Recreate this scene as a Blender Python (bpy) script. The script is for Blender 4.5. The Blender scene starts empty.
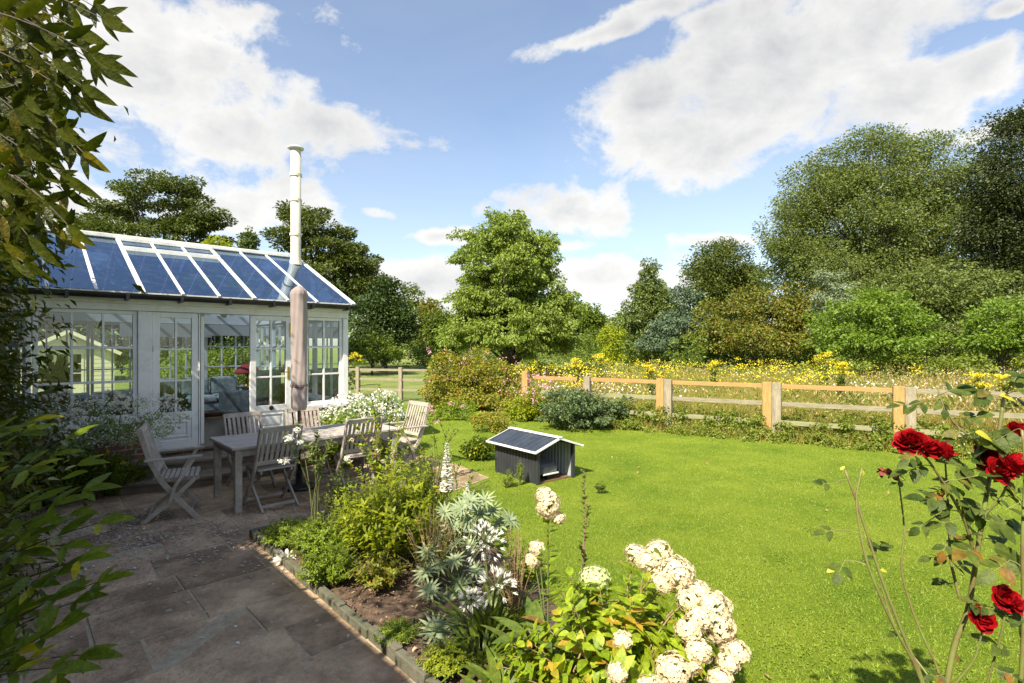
import bpy, math, random
import numpy as np
from mathutils import Vector, Matrix
R = math.radians
SC = bpy.context.scene
COL = SC.collection
rnd = random.Random(7)
RG = np.random.default_rng(11)
F = 533.0; HC = 1.85; HY = 345.0
U = np.array([0.7325, 0.6807, 0.0]); M_ = np.array([-0.6807, 0.7325, 0.0])
P0 = np.array([-4.74, 7.49, 0.0]); ROT = math.atan2(0.6807, 0.7325)

def at(px, py, Y):
    """a measured point of the place: image position and distance to metres"""
    return np.array([(px-512)/F*Y, Y, HC-(py-HY)/F*Y])
def gnd(px, py):
    Y = HC*F/(py-HY)
    return np.array([(px-512)/F*Y, Y, 0.0])
def L2W(x, y, z=0.0):
    return P0 + U*x + M_*y + np.array([0, 0, z])

# ------------------------------------------------------------ objects
def link(o, parent=None):
    COL.objects.link(o)
    if parent is not None: o.parent = parent
    return o
def props(o, label=None, cat=None, group=None, kind=None):
    if label: o['label'] = label
    if cat: o['category'] = cat
    if group: o['group'] = group
    if kind: o['kind'] = kind
    return o
def thing(name, label, cat, loc=(0, 0, 0), rz=0.0, group=None):
    o = bpy.data.objects.new(name, None); o.empty_display_size = 0.1
    o.location = [float(v) for v in loc]; o.rotation_euler = (0, 0, rz)
    link(o); return props(o, label, cat, group)
def copy_tree(o, parent=None):
    c = o.copy(); COL.objects.link(c)
    if parent is not None: c.parent = parent
    for ch in list(o.children): copy_tree(ch, c)
    return c

class MB:
    def __init__(s): s.v = []; s.f = []; s.parts = []
    def add(s, vs, fs):
        b = len(s.v); s.parts.append((b, len(s.f))); s.v += [tuple(float(c) for c in v) for v in vs]
        s.f += [tuple(b+i for i in f) for f in fs]; return s
    def box(s, x0, x1, y0, y1, z0, z1):
        return s.add([(x0,y0,z0),(x1,y0,z0),(x1,y1,z0),(x0,y1,z0),(x0,y0,z1),(x1,y0,z1),(x1,y1,z1),(x0,y1,z1)],
            [(0,3,2,1),(4,5,6,7),(0,1,5,4),(1,2,6,5),(2,3,7,6),(3,0,4,7)])
    def bar(s, a, b, w, h, up=(0, 0, 1)):
        a = Vector(a); b = Vector(b); d = (b-a).normalized(); upv = Vector(up)
        x = d.cross(upv)
        if x.length < 1e-4: x = d.cross(Vector((1, 0, 0)))
        x.normalize(); y = x.cross(d).normalized()
        x = x*w/2; y = y*h/2
        vs = [a-x-y, a+x-y, a+x+y, a-x+y, b-x-y, b+x-y, b+x+y, b-x+y]
        return s.add(vs, [(0,3,2,1),(4,5,6,7),(0,1,5,4),(1,2,6,5),(2,3,7,6),(3,0,4,7)])
    def tube(s, pts, rad, n=8, cap=True):
        pts = [Vector([float(c) for c in p]) for p in pts]
        if not hasattr(rad, '__len__'): rad = [rad]*len(pts)
        vs = []; prev = None
        for i, p in enumerate(pts):
            d = (pts[min(i+1, len(pts)-1)]-pts[max(i-1, 0)])
            if d.length < 1e-7: d = Vector((0, 0, 1))
            d.normalize()
            x = prev - d*prev.dot(d) if prev is not None else d.orthogonal()
            if x.length < 1e-5: x = d.orthogonal()
            x.normalize(); prev = x; y = d.cross(x)
            for k in range(n):
                a = 2*math.pi*k/n
                vs.append(p+(x*math.cos(a)+y*math.sin(a))*rad[i])
        fs = []
        for i in range(len(pts)-1):
            for k in range(n):
                k2 = (k+1) % n
                fs.append((i*n+k, i*n+k2, (i+1)*n+k2, (i+1)*n+k))
        if cap:
            fs.append(tuple(reversed(range(n)))); fs.append(tuple(range((len(pts)-1)*n, len(pts)*n)))
        return s.add(vs, fs)
    def lathe(s, prof, n=24, c=(0, 0, 0)):
        vs = []
        for r, z in prof:
            for k in range(n):
                a = 2*math.pi*k/n; vs.append((c[0]+r*math.cos(a), c[1]+r*math.sin(a), c[2]+z))
        fs = []
        for i in range(len(prof)-1):
            for k in range(n):
                k2 = (k+1) % n; fs.append((i*n+k, i*n+k2, (i+1)*n+k2, (i+1)*n+k))
        fs.append(tuple(reversed(range(n)))); fs.append(tuple(range((len(prof)-1)*n, len(prof)*n)))
        return s.add(vs, fs)
    def prism(s, poly, z0, z1):
        n = len(poly)
        vs = [(x, y, z0) for x, y in poly]+[(x, y, z1) for x, y in poly]
        return s.add(vs, [tuple(reversed(range(n))), tuple(range(n, 2*n))]+[(i, (i+1) % n, n+(i+1) % n, n+i) for i in range(n)])
    def each(s, name, mat, parent=None, **k):
        out = []
        for i, (v0, f0) in enumerate(s.parts):
            v1, f1 = s.parts[i+1] if i+1 < len(s.parts) else (len(s.v), len(s.f))
            m = MB(); m.v = s.v[v0:v1]; m.f = [tuple(j-v0 for j in f) for f in s.f[f0:f1]]; out.append(m.build(name, mat, parent, **k))
        return out
    def build(s, name, mat, parent=None, bevel=0.0, smooth=False, sub=0):
        me = bpy.data.meshes.new(name); me.from_pydata(s.v, [], s.f); me.update()
        me.materials.append(mat)
        if smooth:
            for p in me.polygons: p.use_smooth = True
        o = link(bpy.data.objects.new(name, me), parent)
        if bevel:
            m = o.modifiers.new('Bevel', 'BEVEL'); m.width = bevel; m.segments = 2; m.limit_method = 'ANGLE'
        if sub:
            m = o.modifiers.new('Sub', 'SUBSURF'); m.levels = sub; m.render_levels = sub
        return o

def np_mesh(name, V, Fq, mat, parent=None, smooth=False):
    """V (n,3), Fq (m,k) faces of one size"""
    me = bpy.data.meshes.new(name); k = Fq.shape[1]
    me.vertices.add(len(V)); me.vertices.foreach_set('co', np.ascontiguousarray(V, dtype=np.float32).ravel())
    me.loops.add(Fq.size); me.loops.foreach_set('vertex_index', np.ascontiguousarray(Fq, dtype=np.int32).ravel())
    me.polygons.add(len(Fq)); me.polygons.foreach_set('loop_start', np.arange(0, Fq.size, k, dtype=np.int32))
    try: me.polygons.foreach_set('loop_total', np.full(len(Fq), k, dtype=np.int32))
    except Exception: pass
    if smooth: me.polygons.foreach_set('use_smooth', np.ones(len(Fq), dtype=bool))
    me.update(calc_edges=True); me.materials.append(mat)
    return link(bpy.data.objects.new(name, me), parent)
def unit(v):
    return v/np.maximum(np.linalg.norm(v, axis=-1, keepdims=True), 1e-9)
def rdir(n, g=RG): return unit(g.normal(size=(n, 3)))
PROF = {
 'kite': ([0, .45, 1], [0.02, 1, 0.0]),
 'leaf': ([0, .18, .42, .7, .9, 1], [.04, .7, 1, .72, .3, .0]),
 'strap': ([0, .25, .5, .75, 1], [.8, 1, .95, .7, .0]),
 'petal': ([0, .3, .6, .85, 1], [.35, .85, 1, .85, .35]),
 'blade': ([0, .5, 1], [1, .8, 0]),
}
class LV:
    """collects leaf shapes, then links them as ONE mesh"""
    def __init__(s): s.V = []; s.Q = []; s.nv = 0
    def add(s, P, D, N, Ln, W, prof='kite', curl=0.0, fold=0.15, g=RG):
        P = np.atleast_2d(P).astype(float); n = len(P)
        D = unit(np.broadcast_to(np.asarray(D, float), (n, 3))); N = np.broadcast_to(np.asarray(N, float), (n, 3))
        S = unit(np.cross(D, N)+1e-6); N = unit(np.cross(S, D))
        Ln = np.broadcast_to(np.asarray(Ln, float), (n,))[:, None]; W = np.broadcast_to(np.asarray(W, float), (n,))[:, None]
        curl = np.broadcast_to(np.asarray(curl, float), (n,))[:, None]
        if prof == 'tri':
            v = np.stack([P-S*W/2, P+S*W/2, P+D*Ln-N*curl*Ln], 1)
            s.V.append(v.reshape(-1, 3)); q = (np.arange(n)*3)[:, None]+np.array([0, 1, 2, 2]); s.Q.append(('t', q[:, :3]+s.nv)); s.nv += 3*n
            return s
        if prof == 'kite':
            a = P; b = P+D*Ln*.45+S*W/2+N*fold*W; c = P+D*Ln-N*curl*Ln; d = P+D*Ln*.45-S*W/2+N*fold*W
            v = np.stack([a, b, c, d], 1); s.V.append(v.reshape(-1, 3))
            b0 = (np.arange(n)*4)[:, None]+s.nv
            s.Q.append(('t', (b0+np.array([0, 1, 2])))); s.Q.append(('t', (b0+np.array([0, 2, 3])))); s.nv += 4*n
            return s
        ss, ww = PROF[prof]; rows = []
        for t, w in zip(ss, ww):
            c = P+D*Ln*t-N*curl*Ln*t*t
            rows += [c-S*W/2*w+N*fold*W*w*.5, c, c+S*W/2*w+N*fold*W*w*.5]
        v = np.stack(rows, 1); nr = len(rows); s.V.append(v.reshape(-1, 3))
        b0 = (np.arange(n)*nr)[:, None]+s.nv
        for i in range(len(ss)-1):
            for j in (0, 1):
                s.Q.append(('q', b0+np.array([i*3+j, i*3+j+1, i*3+4+j, i*3+3+j])))
        s.nv += nr*n
        return s
    def build(s, name, mat, parent=None, smooth=False):
        V = np.concatenate(s.V); T = [q for k, q in s.Q if k == 't']; Q = [q for k, q in s.Q if k == 'q']
        if T and Q:
            q = np.concatenate(Q); T.append(q[:, [0, 1, 2]]); T.append(q[:, [0, 2, 3]]); Q = []
        Fq = np.concatenate(Q if Q else T)
        if parent is not None:
            pass
        return np_mesh(name, V, Fq, mat, parent, smooth)

# ------------------------------------------------------------ materials
def newmat(name):
    m = bpy.data.materials.new(name); m.use_nodes = True
    nt = m.node_tree; nt.nodes.clear()
    return m, nt, nt.nodes, nt.links
def c4(c): return (c[0], c[1], c[2], 1)
def solid(name, c1, c2=None, scale=6.0, rough=.7, bump=0.0, bscale=None, metal=0.0, spec=.5, stretch=(1, 1, 1), detail=6, coords='Object', sheen=0, lo=.35, hi=.65):
    m, nt, N, L = newmat(name)
    o = N.new('ShaderNodeOutputMaterial'); p = N.new('ShaderNodeBsdfPrincipled'); L.new(p.outputs[0], o.inputs[0])
    p.inputs['Roughness'].default_value = rough; p.inputs['Metallic'].default_value = metal
    p.inputs['Specular IOR Level'].default_value = spec
    p.inputs['Base Color'].default_value = c4(c1)
    tc = N.new('ShaderNodeTexCoord'); mp = N.new('ShaderNodeMapping'); mp.inputs['Scale'].default_value = stretch
    L.new(tc.outputs[coords], mp.inputs[0])
    if c2 is not None:
        n = N.new('ShaderNodeTexNoise'); n.inputs['Scale'].default_value = scale; n.inputs['Detail'].default_value = detail; n.inputs['Roughness'].default_value = .65
        L.new(mp.outputs[0], n.inputs[0])
        r = N.new('ShaderNodeValToRGB'); r.color_ramp.elements[0].position = lo; r.color_ramp.elements[1].position = hi
        r.color_ramp.elements[0].color = c4(c1); r.color_ramp.elements[1].color = c4(c2)
        L.new(n.outputs['Fac'], r.inputs[0]); L.new(r.outputs[0], p.inputs['Base Color'])
    if bump:
        n2 = N.new('ShaderNodeTexNoise'); n2.inputs['Scale'].default_value = bscale or scale*4; n2.inputs['Detail'].default_value = 5
        L.new(mp.outputs[0], n2.inputs[0])
        b = N.new('ShaderNodeBump'); b.inputs['Strength'].default_value = min(bump, 1); b.inputs['Distance'].default_value = .01
        L.new(n2.outputs['Fac'], b.inputs['Height']); L.new(b.outputs[0], p.inputs['Normal'])
    return m
MOTTLE = ('shade_dark_climber_leaves', 'glossy_shrub_leaves', 'hydrangea_leaves', 'broad_leaves', 'rose_leaves', 'strap_leaves', 'red_rose_petals')
def leafmat(name, c1, c2, c3=None, trans=.35, rough=.45, spec=.35, tw=1.5):
    m, nt, N, L = newmat(name)
    o = N.new('ShaderNodeOutputMaterial'); p = N.new('ShaderNodeBsdfPrincipled')
    p.inputs['Roughness'].default_value = rough; p.inputs['Specular IOR Level'].default_value = spec
    g = N.new('ShaderNodeNewGeometry'); r = N.new('ShaderNodeValToRGB')
    e = r.color_ramp.elements; e[0].color = c4(c1); e[1].color = c4(c2)
    if c3 is not None:
        e[1].position = .82; x = e.new(.97); x.color = c4(c3)
    L.new(g.outputs['Random Per Island'], r.inputs[0]); src = r.outputs[0]
    if name in MOTTLE:      # blotches, paler veins and small blemishes on the leaves seen close up
        tc = N.new('ShaderNodeTexCoord'); n1 = N.new('ShaderNodeTexNoise'); n1.inputs['Scale'].default_value = 38; n1.inputs['Detail'].default_value = 6; n1.inputs['Roughness'].default_value = .7; L.new(tc.outputs['Object'], n1.inputs[0])
        rr = N.new('ShaderNodeValToRGB'); q = rr.color_ramp.elements; q[0].position = .36; q[0].color = (.62, .6, .55, 1); q[1].position = .66; q[1].color = (1.3, 1.22, 1.05, 1); L.new(n1.outputs['Fac'], rr.inputs[0])
        mm = N.new('ShaderNodeMixRGB'); mm.blend_type = 'MULTIPLY'; mm.inputs[0].default_value = 1; L.new(src, mm.inputs[1]); L.new(rr.outputs[0], mm.inputs[2]); src = mm.outputs[0]
        bp = N.new('ShaderNodeBump'); bp.inputs['Distance'].default_value = .004; bp.inputs['Strength'].default_value = .7; n2 = N.new('ShaderNodeTexNoise'); n2.inputs['Scale'].default_value = 110; L.new(tc.outputs['Object'], n2.inputs[0]); L.new(n2.outputs['Fac'], bp.inputs['Height']); L.new(bp.outputs[0], p.inputs['Normal'])
    L.new(src, p.inputs['Base Color'])
    t = N.new('ShaderNodeBsdfTranslucent'); mx = N.new('ShaderNodeMixShader'); mx.inputs[0].default_value = trans
    mul = N.new('ShaderNodeMixRGB'); mul.blend_type = 'MULTIPLY'; mul.inputs[0].default_value = 1; mul.inputs[2].default_value = (tw, tw*1.05, tw*.5, 1)
    if tw == 1: mul.inputs[2].default_value = (1, 1, 1, 1)
    L.new(src, mul.inputs[1]); L.new(mul.outputs[0], t.inputs[0])
    L.new(p.outputs[0], mx.inputs[1]); L.new(t.outputs[0], mx.inputs[2]); L.new(mx.outputs[0], o.inputs[0])
    return m
def glassmat(name, tint=(.9, .95, .93), rough=0.0, base=.06, ior=1.5, refl=(1, 1, 1)):
    m, nt, N, L = newmat(name)
    o = N.new('ShaderNodeOutputMaterial'); t = N.new('ShaderNodeBsdfTransparent'); t.inputs[0].default_value = c4(tint)
    g = N.new('ShaderNodeBsdfGlossy'); g.inputs['Roughness'].default_value = rough; g.inputs[0].default_value = c4(refl)
    fr = N.new('ShaderNodeFresnel'); fr.inputs[0].default_value = ior
    a = N.new('ShaderNodeMath'); a.operation = 'ADD'; a.use_clamp = True; a.inputs[1].default_value = base
    L.new(fr.outputs[0], a.inputs[0])
    if refl != (1, 1, 1):   # slightly wavy, dusty old panes
        tc = N.new('ShaderNodeTexCoord'); n1 = N.new('ShaderNodeTexNoise'); n1.inputs['Scale'].default_value = 1.6; n1.inputs['Detail'].default_value = 3; L.new(tc.outputs['Object'], n1.inputs[0])
        bp = N.new('ShaderNodeBump'); bp.inputs['Distance'].default_value = .004; bp.inputs['Strength'].default_value = .5; L.new(n1.outputs['Fac'], bp.inputs['Height']); L.new(bp.outputs[0], g.inputs['Normal'])
        n2 = N.new('ShaderNodeTexNoise'); n2.inputs['Scale'].default_value = 6; n2.inputs['Detail'].default_value = 8; L.new(tc.outputs['Object'], n2.inputs[0]); mr = N.new('ShaderNodeMapRange'); mr.inputs[1].default_value = .5; mr.inputs[2].default_value = .75; mr.inputs[4].default_value = .10; L.new(n2.outputs['Fac'], mr.inputs[0])
        df = N.new('ShaderNodeBsdfDiffuse'); df.inputs[0].default_value = (.30, .32, .30, 1); md = N.new('ShaderNodeMixShader'); L.new(mr.outputs[0], md.inputs[0]); L.new(t.outputs[0], md.inputs[1]); L.new(df.outputs[0], md.inputs[2]); t = md
    mx = N.new('ShaderNodeMixShader'); L.new(a.outputs[0], mx.inputs[0]); L.new(t.outputs[0], mx.inputs[1]); L.new(g.outputs[0], mx.inputs[2])
    L.new(mx.outputs[0], o.inputs[0]); return m
def brickmat(name, c1, c2, mortar, sc=1.0, bw=.225, rh=.075, ms=.01):
    m, nt, N, L = newmat(name)
    o = N.new('ShaderNodeOutputMaterial'); p = N.new('ShaderNodeBsdfPrincipled'); L.new(p.outputs[0], o.inputs[0]); p.inputs['Roughness'].default_value = .9
    tc = N.new('ShaderNodeTexCoord'); sx = N.new('ShaderNodeSeparateXYZ'); L.new(tc.outputs['Object'], sx.inputs[0])
    ad = N.new('ShaderNodeMath'); ad.operation = 'ADD'; L.new(sx.outputs[0], ad.inputs[0]); L.new(sx.outputs[1], ad.inputs[1])
    cx = N.new('ShaderNodeCombineXYZ'); L.new(ad.outputs[0], cx.inputs[0]); L.new(sx.outputs[2], cx.inputs[1])
    b = N.new('ShaderNodeTexBrick'); b.inputs['Scale'].default_value = sc; b.inputs['Brick Width'].default_value = bw; b.inputs['Row Height'].default_value = rh
    b.inputs['Mortar Size'].default_value = ms; b.inputs['Color1'].default_value = c4(c1); b.inputs['Color2'].default_value = c4(c2); b.inputs['Mortar'].default_value = c4(mortar)
    L.new(cx.outputs[0], b.inputs[0])
    n = N.new('ShaderNodeTexNoise'); n.inputs['Scale'].default_value = 9; L.new(tc.outputs['Object'], n.inputs[0])
    mx = N.new('ShaderNodeMixRGB'); mx.blend_type = 'OVERLAY'; mx.inputs[0].default_value = .6; L.new(b.outputs[0], mx.inputs[1]); L.new(n.outputs['Fac'], mx.inputs[2]); L.new(mx.outputs[0], p.inputs[0])
    bp = N.new('ShaderNodeBump'); bp.inputs['Distance'].default_value = .01; bp.inputs['Strength'].default_value = .8; bp.invert = True
    L.new(b.outputs['Fac'], bp.inputs['Height']); L.new(bp.outputs[0], p.inputs['Normal']); return m

MT = {}
MT['white'] = solid('white_paint', (.78, .78, .765), (.56, .55, .50), 4, .5, .2, 40, detail=9, lo=.48, hi=.8)
MT['whiteroof'] = solid('white_weathered_paint', (.74, .74, .72), (.50, .50, .46), 5, .5, .2, 30, lo=.45, hi=.8)
MT['black'] = solid('black_gutter', (.008, .008, .009), (.02, .02, .02), 5, .45)
MT['brick'] = brickmat('red_brick', (.28, .10, .06), (.20, .07, .05), (.30, .27, .23))
MT['stone'] = solid('stone_step', (.24, .19, .14), (.13, .11, .085), 5, .9, .8, 30)
MT['slab'] = None
MT['teak'] = solid('weathered_teak', (.44, .39, .34), (.29, .25, .21), 9, .8, .5, 40, stretch=(1, 1, 1))
MT['teak2'] = solid('weathered_teak_grain', (.48, .44, .40), (.34, .30, .26), 5, .75, .5, 30, stretch=(.6, 8, 8))
MT['parasol'] = solid('parasol_cloth', (.33, .275, .262), (.25, .21, .20), 3, .95, .5, 12, stretch=(1, 1, .3))
MT['metal_dark'] = solid('dark_metal', (.03, .03, .033), (.06, .06, .06), 8, .4, metal=.6)
MT['brass'] = solid('brass', (.55, .36, .10), (.35, .22, .07), 20, .35, metal=1)
MT['flue'] = solid('cream_flue', (.62, .58, .48), (.36, .32, .24), 4, .5, .2, 20, stretch=(1, 1, .5), lo=.5, hi=.8)
MT['glass'] = glassmat('window_glass', (.86, .93, .90), 0, .03)
MT['roofglass'] = glassmat('blue_roof_glass', (.26, .35, .50), 0.02, .24, 1.5, (.52, .66, .86))
MT['floorwood'] = solid('wood_floor', (.22, .13, .07), (.14, .08, .045), 4, .4, .2, 20, stretch=(1, 9, 1))
MT['sofa'] = solid('sofa_cloth', (.24, .28, .27), (.42, .44, .40), 9, .9, .3, 60, lo=.45, hi=.6)
MT['redcloth'] = solid('red_cloth', (.36, .05, .035), (.25, .03, .03), 6, .8)
MT['pot'] = solid('terracotta', (.42, .16, .08), (.30, .11, .06), 7, .85, .3)
MT['wicker'] = solid('wicker', (.30, .19, .09), (.16, .09, .04), 40, .8, .8, 60)
MT['blind'] = solid('blind', (.55, .55, .52), (.47, .47, .44), 20, .9, stretch=(1, 1, 12))
MT['fence_new'] = solid('new_fence_wood', (.46, .28, .10), (.33, .185, .065), 5, .8, .5, 12, stretch=(9, 9, 1.5))
MT['rail_new'] = solid('new_rail_wood', (.44, .265, .105), (.33, .18, .06), 5, .8, .5, 12, stretch=(1.2, 9, 9))
MT['fence_old'] = solid('grey_fence_wood', (.36, .31, .23), (.20, .17, .115), 4, .9, .7, 12, stretch=(9, 9, 1.5))
MT['rail_old'] = solid('grey_rail_wood', (.31, .27, .19), (.19, .175, .11), 4, .9, .7, 12, stretch=(1.2, 9, 9))
MT['rail_green'] = solid('mossy_rail_wood', (.30, .28, .17), (.20, .21, .10), 4, .9, .7, 12, stretch=(1.2, 9, 9))
MT['shed_dark'] = solid('anthracite_steel', (.030, .034, .042), (.05, .055, .062), 4, .42, .1, 20, metal=.2)
MT['shed_roof'] = solid('blue_grey_steel_roof', (.035, .047, .07), (.06, .075, .10), 5, .5, .1, 30, metal=.3)
MT['shed_trim'] = solid('white_shed_trim', (.80, .80, .79), (.70, .70, .68), 9, .4)
MT['shed_in'] = solid('galvanised_inside', (.40, .43, .44), (.33, .36, .36), 8, .5)
MT['mower'] = solid('grey_mower_shell', (.16, .155, .15), (.10, .10, .10), 7, .45)
MT['mower_red'] = solid('red_mower_panel', (.35, .03, .02), (.25, .03, .02), 7, .5)
MT['cream'] = solid('cream_boards', (.74, .70, .50), (.66, .62, .43), 3, .7, .2, 30)
MT['felt'] = solid('roof_felt', (.30, .27, .20), (.22, .20, .16), 12, .9)
MT['bark'] = solid('bark', (.10, .085, .065), (.05, .042, .032), 4, .95, 1, 12, stretch=(3, 3, .8))
MT['stem'] = solid('green_stem', (.10, .16, .04), (.14, .12, .05), 20, .6)
MT['rosestem'] = solid('rose_stem', (.17, .22, .05), (.15, .10, .045), 7, .5, .2)
MT['twig'] = solid('dry_twig', (.30, .21, .12), (.20, .13, .07), 20, .8)
MT['rooftile'] = solid('clay_roof_tiles', (.25, .12, .08), (.17, .09, .06), 9, .9, .8, 20)
MT['soil'] = solid('bark_mulch_soil', (.060, .038, .026), (.13, .085, .055), 22, .95, 1, 60, detail=9)
MT['kerb'] = solid('kerb_stone', (.13, .12, .09), (.08, .085, .05), 8, .95, .8, 40)
# foliage
MT['oak'] = leafmat('oak_leaves', (0.050, 0.076, 0.011), (0.112, 0.134, 0.022), trans=.25)
MT['ever'] = leafmat('evergreen_leaves', (0.030, 0.057, 0.011), (0.069, 0.108, 0.023), trans=.15)
MT['centre'] = leafmat('hornbeam_leaves', (0.129, 0.187, 0.025), (0.225, 0.290, 0.043), trans=.3)
MT['conifer'] = leafmat('conifer_needles', (0.070, 0.112, 0.022), (0.150, 0.193, 0.042), trans=.12)
MT['blue'] = leafmat('blue_spruce_needles', (0.062, 0.104, 0.056), (0.124, 0.176, 0.095), trans=.1)
MT['willow'] = leafmat('willow_leaves', (0.097, 0.134, 0.027), (0.170, 0.207, 0.052), trans=.3)
MT['silver'] = leafmat('silver_poplar_leaves', (0.144, 0.192, 0.105), (0.240, 0.288, 0.175), trans=.2)
MT['brown'] = leafmat('thorn_leaves', (0.093, 0.122, 0.012), (0.185, 0.185, 0.022), (0.209, 0.122, 0.020), trans=.2)
MT['lime'] = leafmat('lime_leaves', (0.187, 0.241, 0.012), (0.346, 0.380, 0.022), trans=.4)
MT['hazel'] = leafmat('hazel_leaves', (.11, .19, .02), (.20, .28, .035), trans=.35)
MT['mid'] = leafmat('mid_green_leaves', (0.089, 0.136, 0.016), (0.152, 0.204, 0.028), trans=.3)
MT['dark'] = leafmat('dark_oak_leaves', (0.023, 0.035, 0.007), (0.051, 0.070, 0.013), trans=.15)
MT['lawnblade'] = leafmat('lawn_grass', (.155, .245, .018), (.285, .37, .04), (.30, .30, .08), trans=.35, rough=.5)
MT['meadow'] = leafmat('meadow_grass', (.33, .26, .06), (.19, .23, .04), (.48, .30, .10), trans=.3, rough=.7)
MT['weed'] = leafmat('weed_leaves', (0.130, 0.184, 0.025), (0.247, 0.292, 0.042), trans=.3)
MT['tan'] = leafmat('dry_seed_heads', (.45, .33, .15), (.34, .24, .10), (.50, .42, .25), trans=.2, rough=.8, tw=1)
MT['yellow'] = leafmat('yellow_florets', (.62, .50, .01), (.78, .68, .04), trans=.2, tw=1)
MT['white_f'] = leafmat('white_petals', (.80, .80, .72), (.88, .86, .80), trans=.3, rough=.6, tw=1)
MT['hyd'] = leafmat('hydrangea_petals', (0.775, 0.695, 0.464), (0.820, 0.712, 0.505), (0.775, 0.538, 0.365), trans=.3, rough=.6, tw=1)
MT['hydlime'] = leafmat('lime_hydrangea_petals', (.55, .66, .25), (.75, .78, .45), trans=.3, rough=.6, tw=1)
MT['pink'] = leafmat('pink_petals', (.60, .28, .34), (.75, .45, .48), trans=.3, tw=1)
MT['red'] = leafmat('red_rose_petals', (0.252, 0.002, 0.006), (0.372, 0.006, 0.011), trans=.25, rough=.55, spec=.2, tw=1)
MT['wist_shade'] = leafmat('shade_dark_climber_leaves', (0.037, 0.054, 0.005), (0.065, 0.081, 0.007), (0.141, 0.123, 0.009), trans=.35, rough=.4)  # shade of the top-left shoots is put into this leaf colour
MT['fern'] = leafmat('glossy_shrub_leaves', (0.068, 0.120, 0.010), (0.136, 0.204, 0.018), (0.408, 0.396, 0.022), trans=.35, rough=.35)
MT['jas'] = leafmat('small_climber_leaves', (0.065, 0.094, 0.015), (0.130, 0.154, 0.028), trans=.25)
MT['hydleaf'] = leafmat('hydrangea_leaves', (0.171, 0.278, 0.015), (0.344, 0.455, 0.032), (0.462, 0.304, 0.042), trans=.4, rough=.45)
MT['hosta'] = leafmat('broad_leaves', (.11, .18, .03), (.19, .26, .045), (.30, .17, .05), trans=.35, rough=.45)
MT['silverleaf'] = leafmat('silver_palmate_leaves', (0.158, 0.218, 0.109), (0.297, 0.350, 0.198), trans=.15, rough=.7)
MT['roseleaf'] = leafmat('rose_leaves', (.05, .09, .02), (.11, .155, .03), (.24, .12, .03), trans=.4, rough=.5, spec=.25)
MT['roseyellow'] = leafmat('yellow_rose_leaves', (.45, .45, .04), (.62, .56, .05), trans=.45)
MT['agaleaf'] = leafmat('strap_leaves', (0.078, 0.132, 0.016), (0.156, 0.216, 0.028), trans=.25, rough=.35)
MT['cover'] = leafmat('creeping_leaves', (0.131, 0.206, 0.014), (0.248, 0.315, 0.025), trans=.35)
MT['dry'] = leafmat('dead_leaves', (.30, .15, .06), (.42, .27, .13), (.16, .08, .04), trans=.15, rough=.8, tw=1)
MT['darkshrub'] = leafmat('blue_green_shrub_leaves', (0.072, 0.114, 0.045), (0.144, 0.194, 0.076), trans=.2)
MT['mixed'] = leafmat('hedge_leaves', (0.145, 0.190, 0.023), (0.317, 0.304, 0.038), (0.436, 0.190, 0.046), trans=.35)
MT['bushwhite'] = leafmat('pale_bush_leaves', (.16, .26, .07), (.38, .44, .24), trans=.4)
# ------------------------------------------------------------ camera, world, sun
cam_d = bpy.data.cameras.new('camera'); cam = bpy.data.objects.new('camera', cam_d); COL.objects.link(cam)
cam.location = (0, 0, HC); cam.rotation_euler = (R(90), 0, 0)
cam_d.sensor_width = 36; cam_d.lens = 36*F/1024; cam_d.shift_y = (HY-341.5)/1024; cam_d.clip_end = 3000; cam_d.clip_start = .05
SC.camera = cam
SUN_EL = 46.0; SUN_AZ = np.array([-0.48, -0.877])
saz = SUN_AZ/np.linalg.norm(SUN_AZ)
sd = Vector((saz[0]*math.cos(R(SUN_EL)), saz[1]*math.cos(R(SUN_EL)), math.sin(R(SUN_EL))))
sl = bpy.data.lights.new('sun', 'SUN'); sl.energy = 5.0; sl.angle = R(.53); sl.color = (1.0, .90, .72)
so = bpy.data.objects.new('sun', sl); COL.objects.link(so); so.rotation_euler = (-sd).to_track_quat('-Z', 'Y').to_euler(); so.location = (0, 0, 30)

w = bpy.data.worlds.new('World'); SC.world = w; w.use_nodes = True
nt = w.node_tree; N = nt.nodes; L = nt.links; N.clear()
def mth(op, a, b=None, c=None, clamp=False):
    n = N.new('ShaderNodeMath'); n.operation = op; n.use_clamp = clamp
    for i, v in enumerate((a, b, c)):
        if v is None: continue
        if isinstance(v, (int, float)): n.inputs[i].default_value = v
        else: L.new(v, n.inputs[i])
    return n.outputs[0]
sky = N.new('ShaderNodeTexSky'); sky.sky_type = 'NISHITA'; sky.sun_disc = False; sky.sun_elevation = R(SUN_EL)
sky.sun_rotation = math.atan2(sd.x, sd.y); sky.air_density = 1.0; sky.dust_density = .6; sky.ozone_density = 1.9
bg = N.new('ShaderNodeBackground'); bg.inputs[1].default_value = .10
tc = N.new('ShaderNodeTexCoord'); sx = N.new('ShaderNodeSeparateXYZ'); L.new(tc.outputs['Generated'], sx.inputs[0])
L.new(sky.outputs[0], bg.inputs[0])
ymax = mth('MAXIMUM', sx.outputs[1], .05)
p = mth('DIVIDE', sx.outputs[0], ymax); q = mth('DIVIDE', sx.outputs[2], ymax)
cv = N.new('ShaderNodeCombineXYZ'); L.new(p, cv.inputs[0]); L.new(q, cv.inputs[1])
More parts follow.
